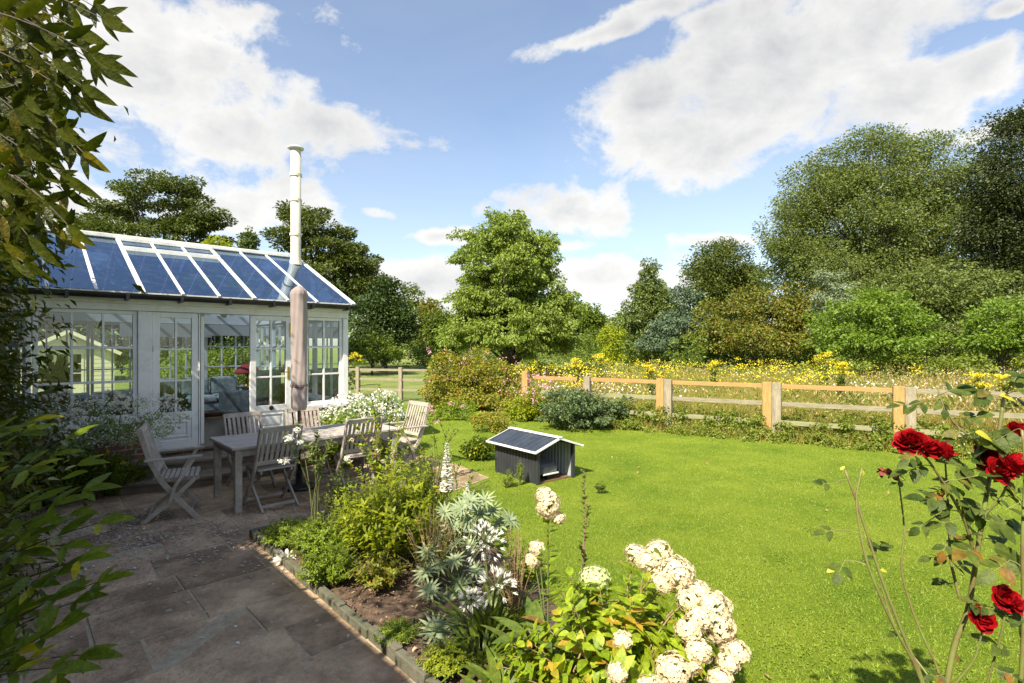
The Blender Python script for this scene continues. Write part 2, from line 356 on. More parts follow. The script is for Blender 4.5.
BLOBS = [(140, 80, 190, 110, 0), (0, 60, 170, 150, 0), (215, 130, 110, 45, 0), (325, 122, 90, 27, -8), (225, 208, 110, 34, 0), (60, 215, 110, 60, 0), (225, 20, 65, 30, 0),
 (600, 33, 85, 13, 18), (655, 8, 60, 14, 12), (705, 20, 34, 16, 15),
 (755, 112, 165, 66, 10), (690, 140, 120, 46, 0), (790, 60, 140, 80, 20), (720, 70, 70, 50, 30), (865, 25, 115, 48, 15), (985, 72, 60, 32, 25), (900, 100, 90, 45, 0), (640, 105, 62, 48, 20),
 (566, 212, 68, 30, 0), (440, 236, 42, 10, 0), (376, 213, 26, 9, -10), (600, 280, 130, 30, 0), (420, 284, 95, 28, 0), (700, 285, 60, 22, 0), (560, 246, 40, 8, 0), (720, 240, 44, 9, 0),
 (300, 215, 60, 22, 0), (1000, 128, 60, 14, 20), (1010, 8, 30, 10, 20)]
acc = None
for (x, y, rx, ry, a) in BLOBS:
    mp = N.new('ShaderNodeMapping'); mp.vector_type = 'TEXTURE'
    mp.inputs['Location'].default_value = ((x-512)/F, (HY-y)/F, 0); mp.inputs['Rotation'].default_value = (0, 0, R(a)); mp.inputs['Scale'].default_value = (rx/F, ry/F, 1)
    L.new(cv.outputs[0], mp.inputs[0])
    ln = N.new('ShaderNodeVectorMath'); ln.operation = 'LENGTH'; L.new(mp.outputs[0], ln.inputs[0])
    v = mth('SUBTRACT', 1.0, ln.outputs['Value'])
    v = mth('MAXIMUM', v, -1.2)
    acc = v if acc is None else mth('SMOOTH_MAX', acc, v, .25)
def noise(vec, scale, detail, rough=.6, dist=0.0, loc=(0, 0, 0), st=(1, 1, 1)):
    m = N.new('ShaderNodeMapping'); m.inputs['Location'].default_value = loc; m.inputs['Scale'].default_value = st; L.new(vec, m.inputs[0])
    n = N.new('ShaderNodeTexNoise'); n.inputs['Scale'].default_value = scale; n.inputs['Detail'].default_value = detail; n.inputs['Roughness'].default_value = rough; n.inputs['Distortion'].default_value = dist
    L.new(m.outputs[0], n.inputs[0]); return n.outputs['Fac']
dirv = tc.outputs['Generated']
n1 = noise(dirv, 4.5, 9, .62, .35, (3.1, 1.2, .4), (1, 1, 1.45)); n2 = noise(dirv, 15, 8, .65, .3, (1, 5, 2), (1, 1, 1.2))
dens = mth('ADD', acc, mth('MULTIPLY', mth('SUBTRACT', n1, .47), 3.0))
dens = mth('ADD', dens, mth('MULTIPLY', mth('SUBTRACT', n2, .5), 1.5))
# behind the camera: a free scatter of the same clouds
gen = mth('ADD', mth('MULTIPLY', mth('SUBTRACT', noise(dirv, 2.2, 9, .6, .3, (7, 2, 1), (1, 1, 2)), .52), 6), 0)
front = N.new('ShaderNodeMapRange'); front.inputs[1].default_value = .15; front.inputs[2].default_value = .4; L.new(sx.outputs[1], front.inputs[0])
mixd = N.new('ShaderNodeMix'); L.new(front.outputs[0], mixd.inputs[0]); L.new(gen, mixd.inputs[2]); L.new(dens, mixd.inputs[3])
fac = N.new('ShaderNodeMapRange'); fac.interpolation_type = 'SMOOTHSTEP'; fac.inputs[1].default_value = -.16; fac.inputs[2].default_value = .52; L.new(mixd.outputs[0], fac.inputs[0])
cr = N.new('ShaderNodeValToRGB'); e = cr.color_ramp.elements
# thick parts are greyer, thin sunlit rims whiter
thick = N.new('ShaderNodeMapRange'); thick.inputs[1].default_value = .1; thick.inputs[2].default_value = 1.7
sh = mth('ADD', mixd.outputs[0], mth('MULTIPLY', mth('SUBTRACT', noise(dirv, 4.2, 8, .58, .3, (2, 2, 8), (1, 1, 2.0)), .5), 3.0)); lowz = N.new('ShaderNodeMapRange'); lowz.inputs[1].default_value = .30; lowz.inputs[2].default_value = .05; lowz.inputs[4].default_value = 1.1; L.new(sx.outputs[2], lowz.inputs[0]); sh = mth('SUBTRACT', sh, lowz.outputs[0]); L.new(sh, thick.inputs[0])
e[0].position = 0; e[0].color = (1.0, .985, .95, 1); e[1].position = 1; e[1].color = (.60, .605, .62, 1)
L.new(thick.outputs[0], cr.inputs[0])
bc = N.new('ShaderNodeBackground'); bc.inputs[1].default_value = 1.0; CLOUD_BG = bc
L.new(cr.outputs[0], bc.inputs[0])
mw = N.new('ShaderNodeMixShader'); ff = mth('MULTIPLY', fac.outputs[0], .96)
# faint veil of thin white cloud over the blue
veil = mth('MULTIPLY', noise(dirv, 2.5, 6, .55, .4, (9, 9, 9), (1, 1, 3)), .24)
hz = N.new('ShaderNodeMapRange'); hz.inputs[1].default_value = .45; hz.inputs[2].default_value = -.02; hz.inputs[3].default_value = 0; hz.inputs[4].default_value = .22; L.new(sx.outputs[2], hz.inputs[0])
ff = mth('MAXIMUM', ff, mth('ADD', veil, hz.outputs[0]), clamp=True)
L.new(ff, mw.inputs[0]); L.new(bg.outputs[0], mw.inputs[1]); L.new(bc.outputs[0], mw.inputs[2])
wo = N.new('ShaderNodeOutputWorld'); L.new(mw.outputs[0], wo.inputs[0])
bc.inputs[1].default_value = .475
vs = SC.view_settings; vs.view_transform = 'Standard'; vs.look = 'None'; vs.exposure = 1.12; vs.gamma = 1
SC.cycles.max_bounces = 8; SC.cycles.transparent_max_bounces = 24

# ------------------------------------------------------------ ground
def groundmat():
    m, nt, N, L = newmat('field_grass')
    o = N.new('ShaderNodeOutputMaterial'); p = N.new('ShaderNodeBsdfPrincipled'); L.new(p.outputs[0], o.inputs[0]); p.inputs['Roughness'].default_value = .9
    tc = N.new('ShaderNodeTexCoord')
    n = N.new('ShaderNodeTexNoise'); n.inputs['Scale'].default_value = .35; n.inputs['Detail'].default_value = 10; n.inputs['Roughness'].default_value = .7; L.new(tc.outputs['Object'], n.inputs[0])
    r = N.new('ShaderNodeValToRGB'); e = r.color_ramp.elements; e[0].position = .35; e[0].color = (.12, .18, .03, 1); e[1].position = .65; e[1].color = (.24, .27, .06, 1)
    L.new(n.outputs['Fac'], r.inputs[0])
    n2 = N.new('ShaderNodeTexNoise'); n2.inputs['Scale'].default_value = 45; n2.inputs['Detail'].default_value = 6; L.new(tc.outputs['Object'], n2.inputs[0])
    mx = N.new('ShaderNodeMixRGB'); mx.blend_type = 'OVERLAY'; mx.inputs[0].default_value = .5; L.new(r.outputs[0], mx.inputs[1]); L.new(n2.outputs['Fac'], mx.inputs[2]); L.new(mx.outputs[0], p.inputs[0])
    b = N.new('ShaderNodeBump'); b.inputs['Distance'].default_value = .05; L.new(n2.outputs['Fac'], b.inputs['Height']); L.new(b.outputs[0], p.inputs['Normal'])
    return m
def lawnmat():
    m, nt, N, L = newmat('mown_lawn')
    o = N.new('ShaderNodeOutputMaterial'); p = N.new('ShaderNodeBsdfPrincipled'); L.new(p.outputs[0], o.inputs[0]); p.inputs['Roughness'].default_value = .9; p.inputs['Specular IOR Level'].default_value = .1
    tc = N.new('ShaderNodeTexCoord')
    n = N.new('ShaderNodeTexNoise'); n.inputs['Scale'].default_value = .9; n.inputs['Detail'].default_value = 10; n.inputs['Roughness'].default_value = .72; L.new(tc.outputs['Object'], n.inputs[0])
    r = N.new('ShaderNodeValToRGB'); e = r.color_ramp.elements; e[0].position = .3; e[0].color = (.10, .185, .014, 1); e[1].position = .68; e[1].color = (.28, .34, .038, 1)
    L.new(n.outputs['Fac'], r.inputs[0])
    n2 = N.new('ShaderNodeTexNoise'); n2.inputs['Scale'].default_value = 70; n2.inputs['Detail'].default_value = 8; n2.inputs['Roughness'].default_value = .75; L.new(tc.outputs['Object'], n2.inputs[0])
    r2 = N.new('ShaderNodeValToRGB'); e = r2.color_ramp.elements; e[0].position = .35; e[0].color = (.68, .7, .66, 1); e[1].position = .65; e[1].color = (1.1, 1.1, 1.05, 1); L.new(n2.outputs['Fac'], r2.inputs[0])
    mx = N.new('ShaderNodeMixRGB'); mx.blend_type = 'MULTIPLY'; mx.inputs[0].default_value = 1; L.new(r.outputs[0], mx.inputs[1]); L.new(r2.outputs[0], mx.inputs[2]); L.new(mx.outputs[0], p.inputs[0])
    b = N.new('ShaderNodeBump'); b.inputs['Distance'].default_value = .03; b.inputs['Strength'].default_value = 1; L.new(n2.outputs['Fac'], b.inputs['Height']); L.new(b.outputs[0], p.inputs['Normal'])
    return m
g = MB(); g.add([(-700, -400, 0), (700, -400, 0), (700, 1000, 0), (-700, 1000, 0)], [(0, 1, 2, 3)])
props(g.build('ground', groundmat()), 'rough pasture grass reaching to the far trees', 'ground', kind='structure')
# fence line
FA = np.array([6.92, 9.39]); FD = np.array([-3.66, 2.21])/2.0
FU = FD/np.linalg.norm(FD)
def fpt(k): return FA+FD*k
lawn_poly = [(-.55, 2.2), (3.0, -2.0), (14, -2.0), tuple(fpt(-3.6)), tuple(fpt(0)), tuple(fpt(3.6)), (-2.0, 16.3), (-7.5, 17.3), (-9, 14), (-1.8, 9.0), (-1.7, 7.6), (-.9, 6.7), (-.55, 5.6), (.1, 4.3), (.3, 3.2)]
def polysheet(name, poly, z, mat, label, cat):
    b = MB(); b.add([(x, y, z) for x, y in poly], [tuple(range(len(poly)))])
    return props(b.build(name, mat), label, cat, kind='structure')
# triangulate-safe: build with bmesh fill
import bmesh
def fillsheet(name, poly, z, mat, label, cat):
    bm = bmesh.new(); vs = [bm.verts.new((x, y, z)) for x, y in poly]; f = bm.faces.new(vs)
    bmesh.ops.triangulate(bm, faces=[f]); me = bpy.data.meshes.new(name); bm.to_mesh(me); bm.free(); me.materials.append(mat)
    for pl in me.polygons:
        if pl.normal.z < 0: pl.flip()
    return props(link(bpy.data.objects.new(name, me)), label, cat, kind='structure')
fillsheet('lawn', lawn_poly, .004, lawnmat(), 'bright mown lawn inside the post and rail fence', 'lawn')

def inpoly(X, Y, poly):
    r = np.zeros(len(X), bool); n = len(poly); j = n-1
    for i in range(n):
        xi, yi = poly[i]; xj, yj = poly[j]
        c = ((yi > Y) != (yj > Y)) & (X < (xj-xi)*(Y-yi)/(yj-yi+1e-12)+xi)
        r ^= c; j = i
    return r
# lawn blades: dense near, thinner far
def blades(poly, n, ymin, ymax, h, wd, halfang=1.15, g=RG):
    Rr = ymin*(ymax/ymin)**g.random(n)**1.0; th = (g.random(n)*2-1)*halfang
    X = Rr*np.sin(th); Y = Rr*np.cos(th); k = inpoly(X, Y, poly); X = X[k]; Y = Y[k]; n = len(X)
    D = rdir(n, g); D[:, 2] = np.abs(D[:, 2])*1.1+.55
    sc = .6+.7*g.random(n); far = np.maximum(1, np.hypot(X, Y)/6)
    return np.stack([X, Y, np.full(n, .004)], 1), D, rdir(n, g), h*sc, wd*sc*far**.8
lv = LV(); P, D, Nn, Ln, W = blades(lawn_poly, 620000, 1.6, 15, .018, .005); lv.add(P, D, Nn, Ln, W, 'tri', .2)
lb = lv.build('lawn_grass', MT['lawnblade']); props(lb, 'short mown grass blades covering the lawn', 'grass', kind='stuff')

# paving ------------------------------------------------------------
def slabmat():
    m, nt, N, L = newmat('stone_paving')
    o = N.new('ShaderNodeOutputMaterial'); p = N.new('ShaderNodeBsdfPrincipled'); L.new(p.outputs[0], o.inputs[0]); p.inputs['Roughness'].default_value = .85
    tc = N.new('ShaderNodeTexCoord'); g = N.new('ShaderNodeNewGeometry')
    n = N.new('ShaderNodeTexNoise'); n.inputs['Scale'].default_value = 2.2; n.inputs['Detail'].default_value = 10; n.inputs['Roughness'].default_value = .7; L.new(tc.outputs['Object'], n.inputs[0])
    a = N.new('ShaderNodeMath'); a.operation = 'MULTIPLY_ADD'; a.inputs[1].default_value = .2; L.new(g.outputs['Random Per Island'], a.inputs[0])
    s = N.new('ShaderNodeMath'); s.operation = 'SUBTRACT'; s.inputs[1].default_value = .15; L.new(n.outputs['Fac'], s.inputs[0]); L.new(s.outputs[0], a.inputs[2])
    r = N.new('ShaderNodeValToRGB'); e = r.color_ramp.elements; e[0].position = .36; e[0].color = (.21, .14, .085, 1); e[1].position = .66; e[1].color = (.60, .43, .28, 1); L.new(a.outputs[0], r.inputs[0])
    v = N.new('ShaderNodeTexVoronoi'); v.inputs['Scale'].default_value = 9; v.inputs['Randomness'].default_value = 1; L.new(tc.outputs['Object'], v.inputs[0])
    n3 = N.new('ShaderNodeTexNoise'); n3.inputs['Scale'].default_value = 25; L.new(tc.outputs['Object'], n3.inputs[0])
    s2 = N.new('ShaderNodeMath'); s2.operation = 'MULTIPLY_ADD'; s2.inputs[1].default_value = .3; L.new(n3.outputs['Fac'], s2.inputs[0]); L.new(v.outputs['Distance'], s2.inputs[2])
    lt = N.new('ShaderNodeMapRange'); lt.inputs[1].default_value = .31; lt.inputs[2].default_value = .24; L.new(s2.outputs[0], lt.inputs[0])
    mx = N.new('ShaderNodeMixRGB'); L.new(lt.outputs[0], mx.inputs[0]); L.new(r.outputs[0], mx.inputs[1]); mx.inputs[2].default_value = (.36, .33, .27, 1); L.new(mx.outputs[0], p.inputs[0])
    n2 = N.new('ShaderNodeTexNoise'); n2.inputs['Scale'].default_value = 30; n2.inputs['Detail'].default_value = 8; L.new(tc.outputs['Object'], n2.inputs[0])
    b = N.new('ShaderNodeBump'); b.inputs['Distance'].default_value = .02; b.inputs['Strength'].default_value = 1; L.new(n2.outputs['Fac'], b.inputs['Height']); L.new(b.outputs[0], p.inputs['Normal'])
    return m
SLAB = slabmat()
patio_poly = [tuple(L2W(-2.6, 0.2)[:2]), tuple(L2W(-2.6, -9)[:2]), (2.6, -1.2), (.98, 1.35), (-.62, 3.03), (-2.47, 5.11), (-1.45, 6.0), (-.72, 6.75), (-.32, 7.4), (-.9, 8.3), (-1.6, 9.0), tuple(L2W(2.7, -.1)[:2]), tuple(L2W(2.6, .2)[:2])]
fillsheet('patio_bed', patio_poly, .009, solid('sandy_jointing', (.30, .25, .17), (.46, .38, .27), 14, .95, .6, 60), 'sandy jointing bed under the patio paving', 'patio')
ppx = [(float((np.array([x, y, 0])-P0)@U), float((np.array([x, y, 0])-P0)@M_)) for x, y in patio_poly]
def clip_poly(subj, clip):
    # convex clip of a rectangle by shapely-free test: keep slab if its centre and most corners lie inside
    return subj
def slabs():
    b = MB(); r = random.Random(3); y = .15
    bm_poly = patio_poly
    while y > -9:
        d = r.choice([.36, .45, .45, .58]); x = -2.6-r.random()*.5
        while x < 6.6:
            wdt = r.choice([.45, .6, .6, .75, .9]); j = .005+.005*r.random()
            cs = [(x+j, y-d+j), (x+wdt-j, y-d+j), (x+wdt-j, y-j), (x+j, y-j)]
            ws = [L2W(a+r.uniform(-.004, .004), c+r.uniform(-.004, .004)) for a, c in cs]
            X = np.array([q_[0] for q_ in ws]); Y = np.array([q_[1] for q_ in ws])
            ins = inpoly(X, Y, bm_poly)
            if ins.all():
                h = .012+r.uniform(-.003, .003); tilt = [h+r.uniform(-.002, .002) for _ in range(4)]
                base = len(b.v)
                b.v += [(float(X[i]), float(Y[i]), .002) for i in range(4)]
                cx, cy = X.mean(), Y.mean()
                b.v += [(float(X[i]), float(Y[i]), tilt[i]-.004) for i in range(4)]
                b.v += [(float(cx+(X[i]-cx)*(1-.012)), float(cy+(Y[i]-cy)*(1-.012)), tilt[i]) for i in range(4)]
                for k0 in (0, 4):
                    for i in range(4): b.f.append((base+k0+i, base+k0+(i+1) % 4, base+k0+4+(i+1) % 4, base+k0+4+i))
                b.f.append((base+8, base+9, base+10, base+11))
            elif ins.any():
                # cut slab: split in small tiles following the edge
                nx = 16; ny = 12; gv = []
                for iy in range(ny+1):
                    for ix in range(nx+1):
                        w_ = L2W(x+j+(wdt-2*j)*ix/nx, y-d+j+(d-2*j)*iy/ny); gv.append((w_[0], w_[1], .011))
                gi = inpoly(np.array([v[0] for v in gv]), np.array([v[1] for v in gv]), bm_poly)
                fs2 = []
                for iy in range(ny):
                    for ix in range(nx):
                        k4 = (iy*(nx+1)+ix, iy*(nx+1)+ix+1, (iy+1)*(nx+1)+ix+1, (iy+1)*(nx+1)+ix)
                        if all(gi[k] for k in k4): fs2.append(k4)
                use = sorted({k for f in fs2 for k in f}); rm = {k: i for i, k in enumerate(use)}
                if fs2: b.add([gv[k] for k in use], [tuple(rm[k] for k in f) for f in fs2])
            x += wdt
        y -= d
    return b
props(slabs().build('patio_paving', SLAB), 'worn brown stone paving slabs of the patio', 'patio', kind='structure')
# scattered petals and grit on the slabs (nobody could count them)
lv = LV(); n = 2200; c = np.array([-3.9, 5.3]); X = c[0]+RG.normal(size=n)*.8; Y = c[1]+RG.normal(size=n)*.45
X2 = RG.uniform(-3.4, -.8, 160); Y2 = RG.uniform(3, 6, 160); X = np.r_[X, X2, gnd(268, 566)[0]+RG.normal(size=60)*.14]; Y = np.r_[Y, Y2, gnd(268, 566)[1]+RG.normal(size=60)*.14]
k = inpoly(X, Y, patio_poly); X = X[k]; Y = Y[k]; n = len(X); D = rdir(n); D[:, 2] *= .15
lv.add(np.stack([X, Y, np.full(n, .019)], 1), D, [0, 0, 1], RG.uniform(.012, .045, n), RG.uniform(.010, .03, n), 'kite', .1)
props(lv.build('fallen_petals', leafmat('fallen_petals', (.30, .27, .22), (.52, .48, .42), (.8, .8, .75), trans=.1, tw=1)), 'pale petals and grit scattered over the shaded paving', 'petals', kind='stuff')

# flower bed ----------------------------------------------------------
bed_poly = [(-2.42, 5.13), (-.58, 3.07), (1.0, 1.4), (2.6, -1.0), (3.0, -1.0), (1.6, 1.3), (1.15, 2.35), (.45, 3.0), (.2, 4.1), (-.5, 5.4), (-.85, 6.5), (-1.43, 5.95)]
def bedmesh():
    bm = bmesh.new(); n = 70; xs = np.linspace(-2.6, 3.2, 110); ys = np.linspace(-1.2, 6.8, 130)
    XX, YY = np.meshgrid(xs, ys); ins = inpoly(XX.ravel(), YY.ravel(), bed_poly).reshape(XX.shape).astype(int)
    Z = .03+.035*RG.random(XX.shape)+.03*np.sin(XX*3)*np.cos(YY*2.3)
    Z = np.where(ins > 0, Z, .002)
    V = np.stack([XX, YY, Z], 2).reshape(-1, 3); w_ = len(xs); q_ = []
    for i in range(len(ys)-1):
        for j in range(w_-1):
            if ins[i, j] or ins[i+1, j] or ins[i, j+1] or ins[i+1, j+1]:
                if ins[i, j]+ins[i+1, j]+ins[i, j+1]+ins[i+1, j+1] >= 2: q_.append((i*w_+j, i*w_+j+1, (i+1)*w_+j+1, (i+1)*w_+j))
    bm.free()
    return np_mesh('flower_bed_soil', V, np.array(q_), MT['soil'], smooth=False)
props(bedmesh(), 'dark bark mulch soil of the flower bed', 'flower bed', kind='structure')
kb = MB(); r = random.Random(5); a = np.array([-2.50, 5.12]); e_ = np.array([1.0, 1.28]); Ld = np.linalg.norm(e_-a); dv = (e_-a)/Ld; nv = np.array([-dv[1], dv[0]]); t = 0
while t < Ld:
    l_ = r.uniform(.28, .5); p1 = a+dv*t; p2 = a+dv*min(t+l_-.012, Ld); h = r.uniform(.065, .085); o1 = r.uniform(-.006, .006)
    kb.bar((*(p1+nv*o1), h/2+.004), (*(p2+nv*o1), h/2+.004), .055, h); t += l_
a2 = np.array([-2.50, 5.14]); e2 = np.array([-1.5, 6.06]); kb.bar((*a2, .04), (*e2, .04), .05, .07)
props(kb.build('bed_edging', MT['kerb'], bevel=.006), 'low mossy stone edging between patio and flower bed', 'kerb', kind='structure')
# mulch chips
lv = LV(); n = 9000; X = RG.uniform(-2.4, 2, n); Y = RG.uniform(1, 6.3, n); k = inpoly(X, Y, bed_poly); X = X[k]; Y = Y[k]; n = len(X); D = rdir(n); D[:, 2] *= .35
lv.add(np.stack([X, Y, RG.uniform(.05, .085, n)], 1), D, rdir(n)*.5+[0, 0, 1], RG.uniform(.012, .05, n), RG.uniform(.006, .02, n), 'kite', .0)
props(lv.build('bark_mulch', leafmat('bark_chips', (.10, .06, .035), (.30, .19, .11), (.45, .34, .22), trans=.0, tw=1, rough=.9)), 'brown bark mulch chips covering the flower bed', 'mulch', kind='stuff')
# ------------------------------------------------------------ conservatory (local x along front, y into building)
con = thing('conservatory', 'white timber conservatory with blue glass roof and open garden doors', 'conservatory', P0, ROT)
XL, XR, DY = -2.6, 2.585, 4.7
FL = .36
MT['whitedoor'] = MT['white']
fl = MB(); fl.box(XL, XR-.02, .02, DY-.02, .006, FL); fl.build('floor', MT['floorwood'], con)
bw = MB(); bw.box(XL, -.30, 0, .13, 0, .80); bw.box(1.76, XR, 0, .13, 0, .80); bw.box(XR-.13, XR, .133, DY, 0, .80); bw.box(XL, XR-.133, DY-.13, DY, 0, .80)
bw.box(-.298, 1.758, 0.005, .05, 0, .34)
bw.each('brick_base', MT['brick'], con, bevel=.004)
def glazed(name, org, ax, width, z0, z1, nc, nr, th=.055, fr=.05, bar=.028, parent=None, ret=False):
    """window in a plane: org (x,y), ax 'x'/'y'; built as window > frame, pane, glazing bars"""
    f = MB(); pn = MB()
    def bx(s0, s1, a, b, d0=-.5, d1=.5, m=f):
        if ax == 'x': m.box(org[0]+s0, org[0]+s1, org[1]+d0*th, org[1]+d1*th, a, b)
        else: m.box(org[0]+d0*th, org[0]+d1*th, org[1]+s0, org[1]+s1, a, b)
    bx(0, fr, z0, z1); bx(width-fr, width, z0, z1); bx(fr, width-fr, z0, z0+fr); bx(fr, width-fr, z1-fr, z1)
    iw = (width-2*fr); ih = (z1-z0-2*fr)
    for i in range(1, nc): c_ = fr+iw*i/nc; bx(c_-bar/2, c_+bar/2, z0+fr, z1-fr, -.4, .4)
    for i in range(1, nr):
        c_ = z0+fr+ih*i/nr
        for j in range(nc):
            s0 = fr+iw*j/nc+(bar/2 if j else 0); s1 = fr+iw*(j+1)/nc-(bar/2 if j < nc-1 else 0); bx(s0, s1, c_-bar/2, c_+bar/2, -.38, .38)
    d = .0
    if ax == 'x': pn.add([(org[0]+fr, org[1], z0+fr), (org[0]+width-fr, org[1], z0+fr), (org[0]+width-fr, org[1], z1-fr), (org[0]+fr, org[1], z1-fr)], [(0, 1, 2, 3)])
    else: pn.add([(org[0], org[1]+fr, z0+fr), (org[0], org[1]+width-fr, z0+fr), (org[0], org[1]+width-fr, z1-fr), (org[0], org[1]+fr, z1-fr)], [(0, 1, 2, 3)])
    o = f.build(name, MT['white'], parent, bevel=.004); pn.build('pane', MT['glass'], o)
    return o
ZS, ZT = .865, 2.31
# front
for x0 in (-2.56, -1.485): 
    glazed('window', (x0, .05), 'x', 1.055 if x0 > -2 else 1.06, ZS, ZT, 3, 3, parent=con)
glazed('window', (1.85, .05), 'x', .64, ZS, ZT, 2, 3, parent=con)
s_ = MB(); s_.box(XL, -.29, -.05, .14, .802, .864); s_.box(1.755, XR+.03, -.05, .14, .802, .864)
s_.each('window_sill', MT['white'], con, bevel=.006)
ps = MB()
for a, b in ((-.428, -.294), (1.722, 1.848), (2.492, XR)): ps.box(a, b, -.012, .12, .866 if a != -.428 else .866, 2.308)
ps.box(-.294, -.262, -.005, .11, .345, 2.308); ps.box(1.70, 1.720, -.005, .11, .345, 2.308)
ps.box(.30, .318, .0, .11, .345, 2.308)
ps.each('door_post', MT['white'], con, bevel=.006)
fs = MB(); fs.box(XL, XR, -.02, .125, 2.312, 2.50); fs.box(XR-.13, XR, .128, DY, 2.312, 2.50); fs.box(XL, XR-.133, DY-.125, DY, 2.312, 2.50)
fs.box(XL, XR, -.055, -.022, 2.40, 2.49)
fs.each('fascia', MT['white'], con, bevel=.004)
th = MB(); th.box(-.262, 1.70, -.06, .10, .345, .385); th.build('door_sill', MT['stone'], con, bevel=.006)
def door(x0, wdt, name='door', handles=False, oy=.04):
    f = MB(); th_ = .05; z0, z1 = .392, 2.306; st = .085; zb = .86
    y0, y1 = oy-th_/2, oy+th_/2
    f.box(x0, x0+st, y0, y1, z0, z1); f.box(x0+wdt-st, x0+wdt, y0, y1, z0, z1)
    f.box(x0+st, x0+wdt-st, y0, y1, z1-.075, z1); f.box(x0+st, x0+wdt-st, y0, y1, z0, z0+.12); f.box(x0+st, x0+wdt-st, y0, y1, zb-.05, zb+.045)
    iw = wdt-2*st; zc0, zc1 = zb+.045, z1-.075
    f.box(x0+wdt/2-.014, x0+wdt/2+.014, y0+.005, y1-.005, zc0, zc1)
    for i in (1, 2):
        zc = zc0+(zc1-zc0)*i/3
        f.box(x0+st, x0+wdt/2-.014, y0+.007, y1-.007, zc-.013, zc+.013); f.box(x0+wdt/2+.014, x0+wdt-st, y0+.007, y1-.007, zc-.013, zc+.013)
    o = f.build(name, MT['white'], con, bevel=.004)
    pn = MB(); pn.add([(x0+st, oy, zc0), (x0+wdt-st, oy, zc0), (x0+wdt-st, oy, zc1), (x0+st, oy, zc1)], [(0, 1, 2, 3)]); pn.build('pane', MT['glass'], o)
    pp = MB(); pp.box(x0+st, x0+wdt-st, y0+.015, y1-.015, z0+.12, zb-.05); pp.build('panel', MT['white'], o)
    md = MB(); a, b, c_, d_ = x0+st+.035, x0+wdt-st-.035, z0+.155, zb-.085
    md.box(a, b, y0-.003, y0+.014, c_, c_+.022); md.box(a, b, y0-.003, y0+.014, d_-.022, d_); md.box(a, a+.022, y0-.002, y0+.014, c_+.022, d_-.022); md.box(b-.022, b, y0-.002, y0+.014, c_+.022, d_-.022)
    md.box(a+.05, b-.05, y0+.004, y0+.014, c_+.05, d_-.05)
    md.build('moulding', MT['white'], o, bevel=.004)
    return o
d1 = door(-.258, .555); d2 = door(1.0, .62)
hg = MB()
for z in (1.0, 1.75): hg.box(-.275, -.255, -.004+.012, .012+.003, z, z+.09)
hg.each('hinge', MT['metal_dark'], d1)
# brass handle and bolts on the right leaf
h = MB(); x = 1.575; h.box(x-.018, x+.018, .006, .014, 1.30, 1.50); h.tube([(x, .01, 1.42), (x, -.045, 1.42), (x-.09, -.05, 1.42)], .009); h.build('door_handle', MT['brass'], d2, bevel=.002)
h = MB(); h.box(x+.015, x+.035, .004, .014, 1.98, 2.2); h.build('bolt', MT['brass'], d2, bevel=.002)
h = MB(); h.lathe([(.0, 0), (.035, 0), (.035, .01), (.0, .012)], 16); lk = h.build('lock_plate', MT['metal_dark'], d2); lk.rotation_euler = (R(90), 0, 0); lk.location = (1.31, .013, .86)
# inward-opened middle leaf, standing inside the room
f = MB(); f.box(.36, .405, .16, .24, FL+.03, 2.28); f.box(.36, .405, .70, .78, FL+.03, 2.28)
for z in (.39, .80, 1.28, 1.74, 2.2): f.box(.362, .403, .24, .70, z, z+.075)
f.box(.368, .398, .24, .70, .465, .80)
d3 = f.build('door', MT['white'], con, bevel=.004)
pn = MB(); pn.add([(.382, .24, .875), (.382, .70, .875), (.382, .70, 2.2), (.382, .24, 2.2)], [(0, 1, 2, 3)]); pn.build('pane', MT['glass'], d3)
# back and gable windows
for i in range(5): glazed('window', (-2.56+i*1.0, DY-.06), 'x', .985, ZS, ZT, 3, 3, parent=con)
for i in range(4): glazed('window', (XR-.065, .14+i*1.115), 'y', 1.10, ZS, ZT, 3, 3, parent=con)
s_ = MB(); s_.box(XL, XR-.2, DY-.14, DY+.05, .802, .864); s_.box(XR-.14, XR+.05, .145, DY, .802, .864); s_.each('window_sill', MT['white'], con, bevel=.006)
# roof -------------------------------------------------------------
EY, EZ = -.15, 2.535; RY = 2.35; TP = math.tan(R(23.4)); RZ = EZ+(RY-EY)*TP
def rf(y): return EZ+(y-EY)*TP if y <= RY else EZ+(2*RY-y-EY)*TP
roof = MB(); roof.bar((XL, RY, RZ+.05), (XR+.06, RY, RZ+.05), .11, .07); roof = roof.build('roof', MT['whiteroof'], con, bevel=.01)
RX = [-2.56, -2.1, -1.70, -1.383+.1, -.886, -.388, .075, .532, 1.013, 1.512, 1.943, 2.30, XR+.03]
RX = [-2.56, -2.22, -1.80, -1.36, -.886, -.388, .075, .532, 1.013, 1.512, 1.98, XR+.03]
for i, x in enumerate(RX):
    wd = .07 if x in (-.388, 1.013) else (.09 if i == len(RX)-1 else .048)
    for sgn in (0, 1):
        b = MB(); y0 = EY if not sgn else 2*RY-EY; y1 = RY-.03 if not sgn else RY+.03
        b.bar((x, y0, rf(y0)+.012), (x, y1, rf(y1)+.012), wd*.85, .042, up=(0, 0, 1)); b.build('rafter', MT['whiteroof'], roof, bevel=.005)
for i in range(len(RX)-1):
    x0, x1 = RX[i]+.02, RX[i+1]-.02
    for sgn in (0, 1):
        y0 = EY+.01 if not sgn else 2*RY-EY-.01; y1 = RY-.02 if not sgn else RY+.02
        b = MB(); b.add([(x0, y0, rf(y0)+.02), (x1, y0, rf(y0)+.02), (x1, y1, rf(y1)+.02), (x0, y1, rf(y1)+.02)], [(0, 1, 2, 3)]); b.build('roof_pane', MT['roofglass'], roof)
yv = RY-.62
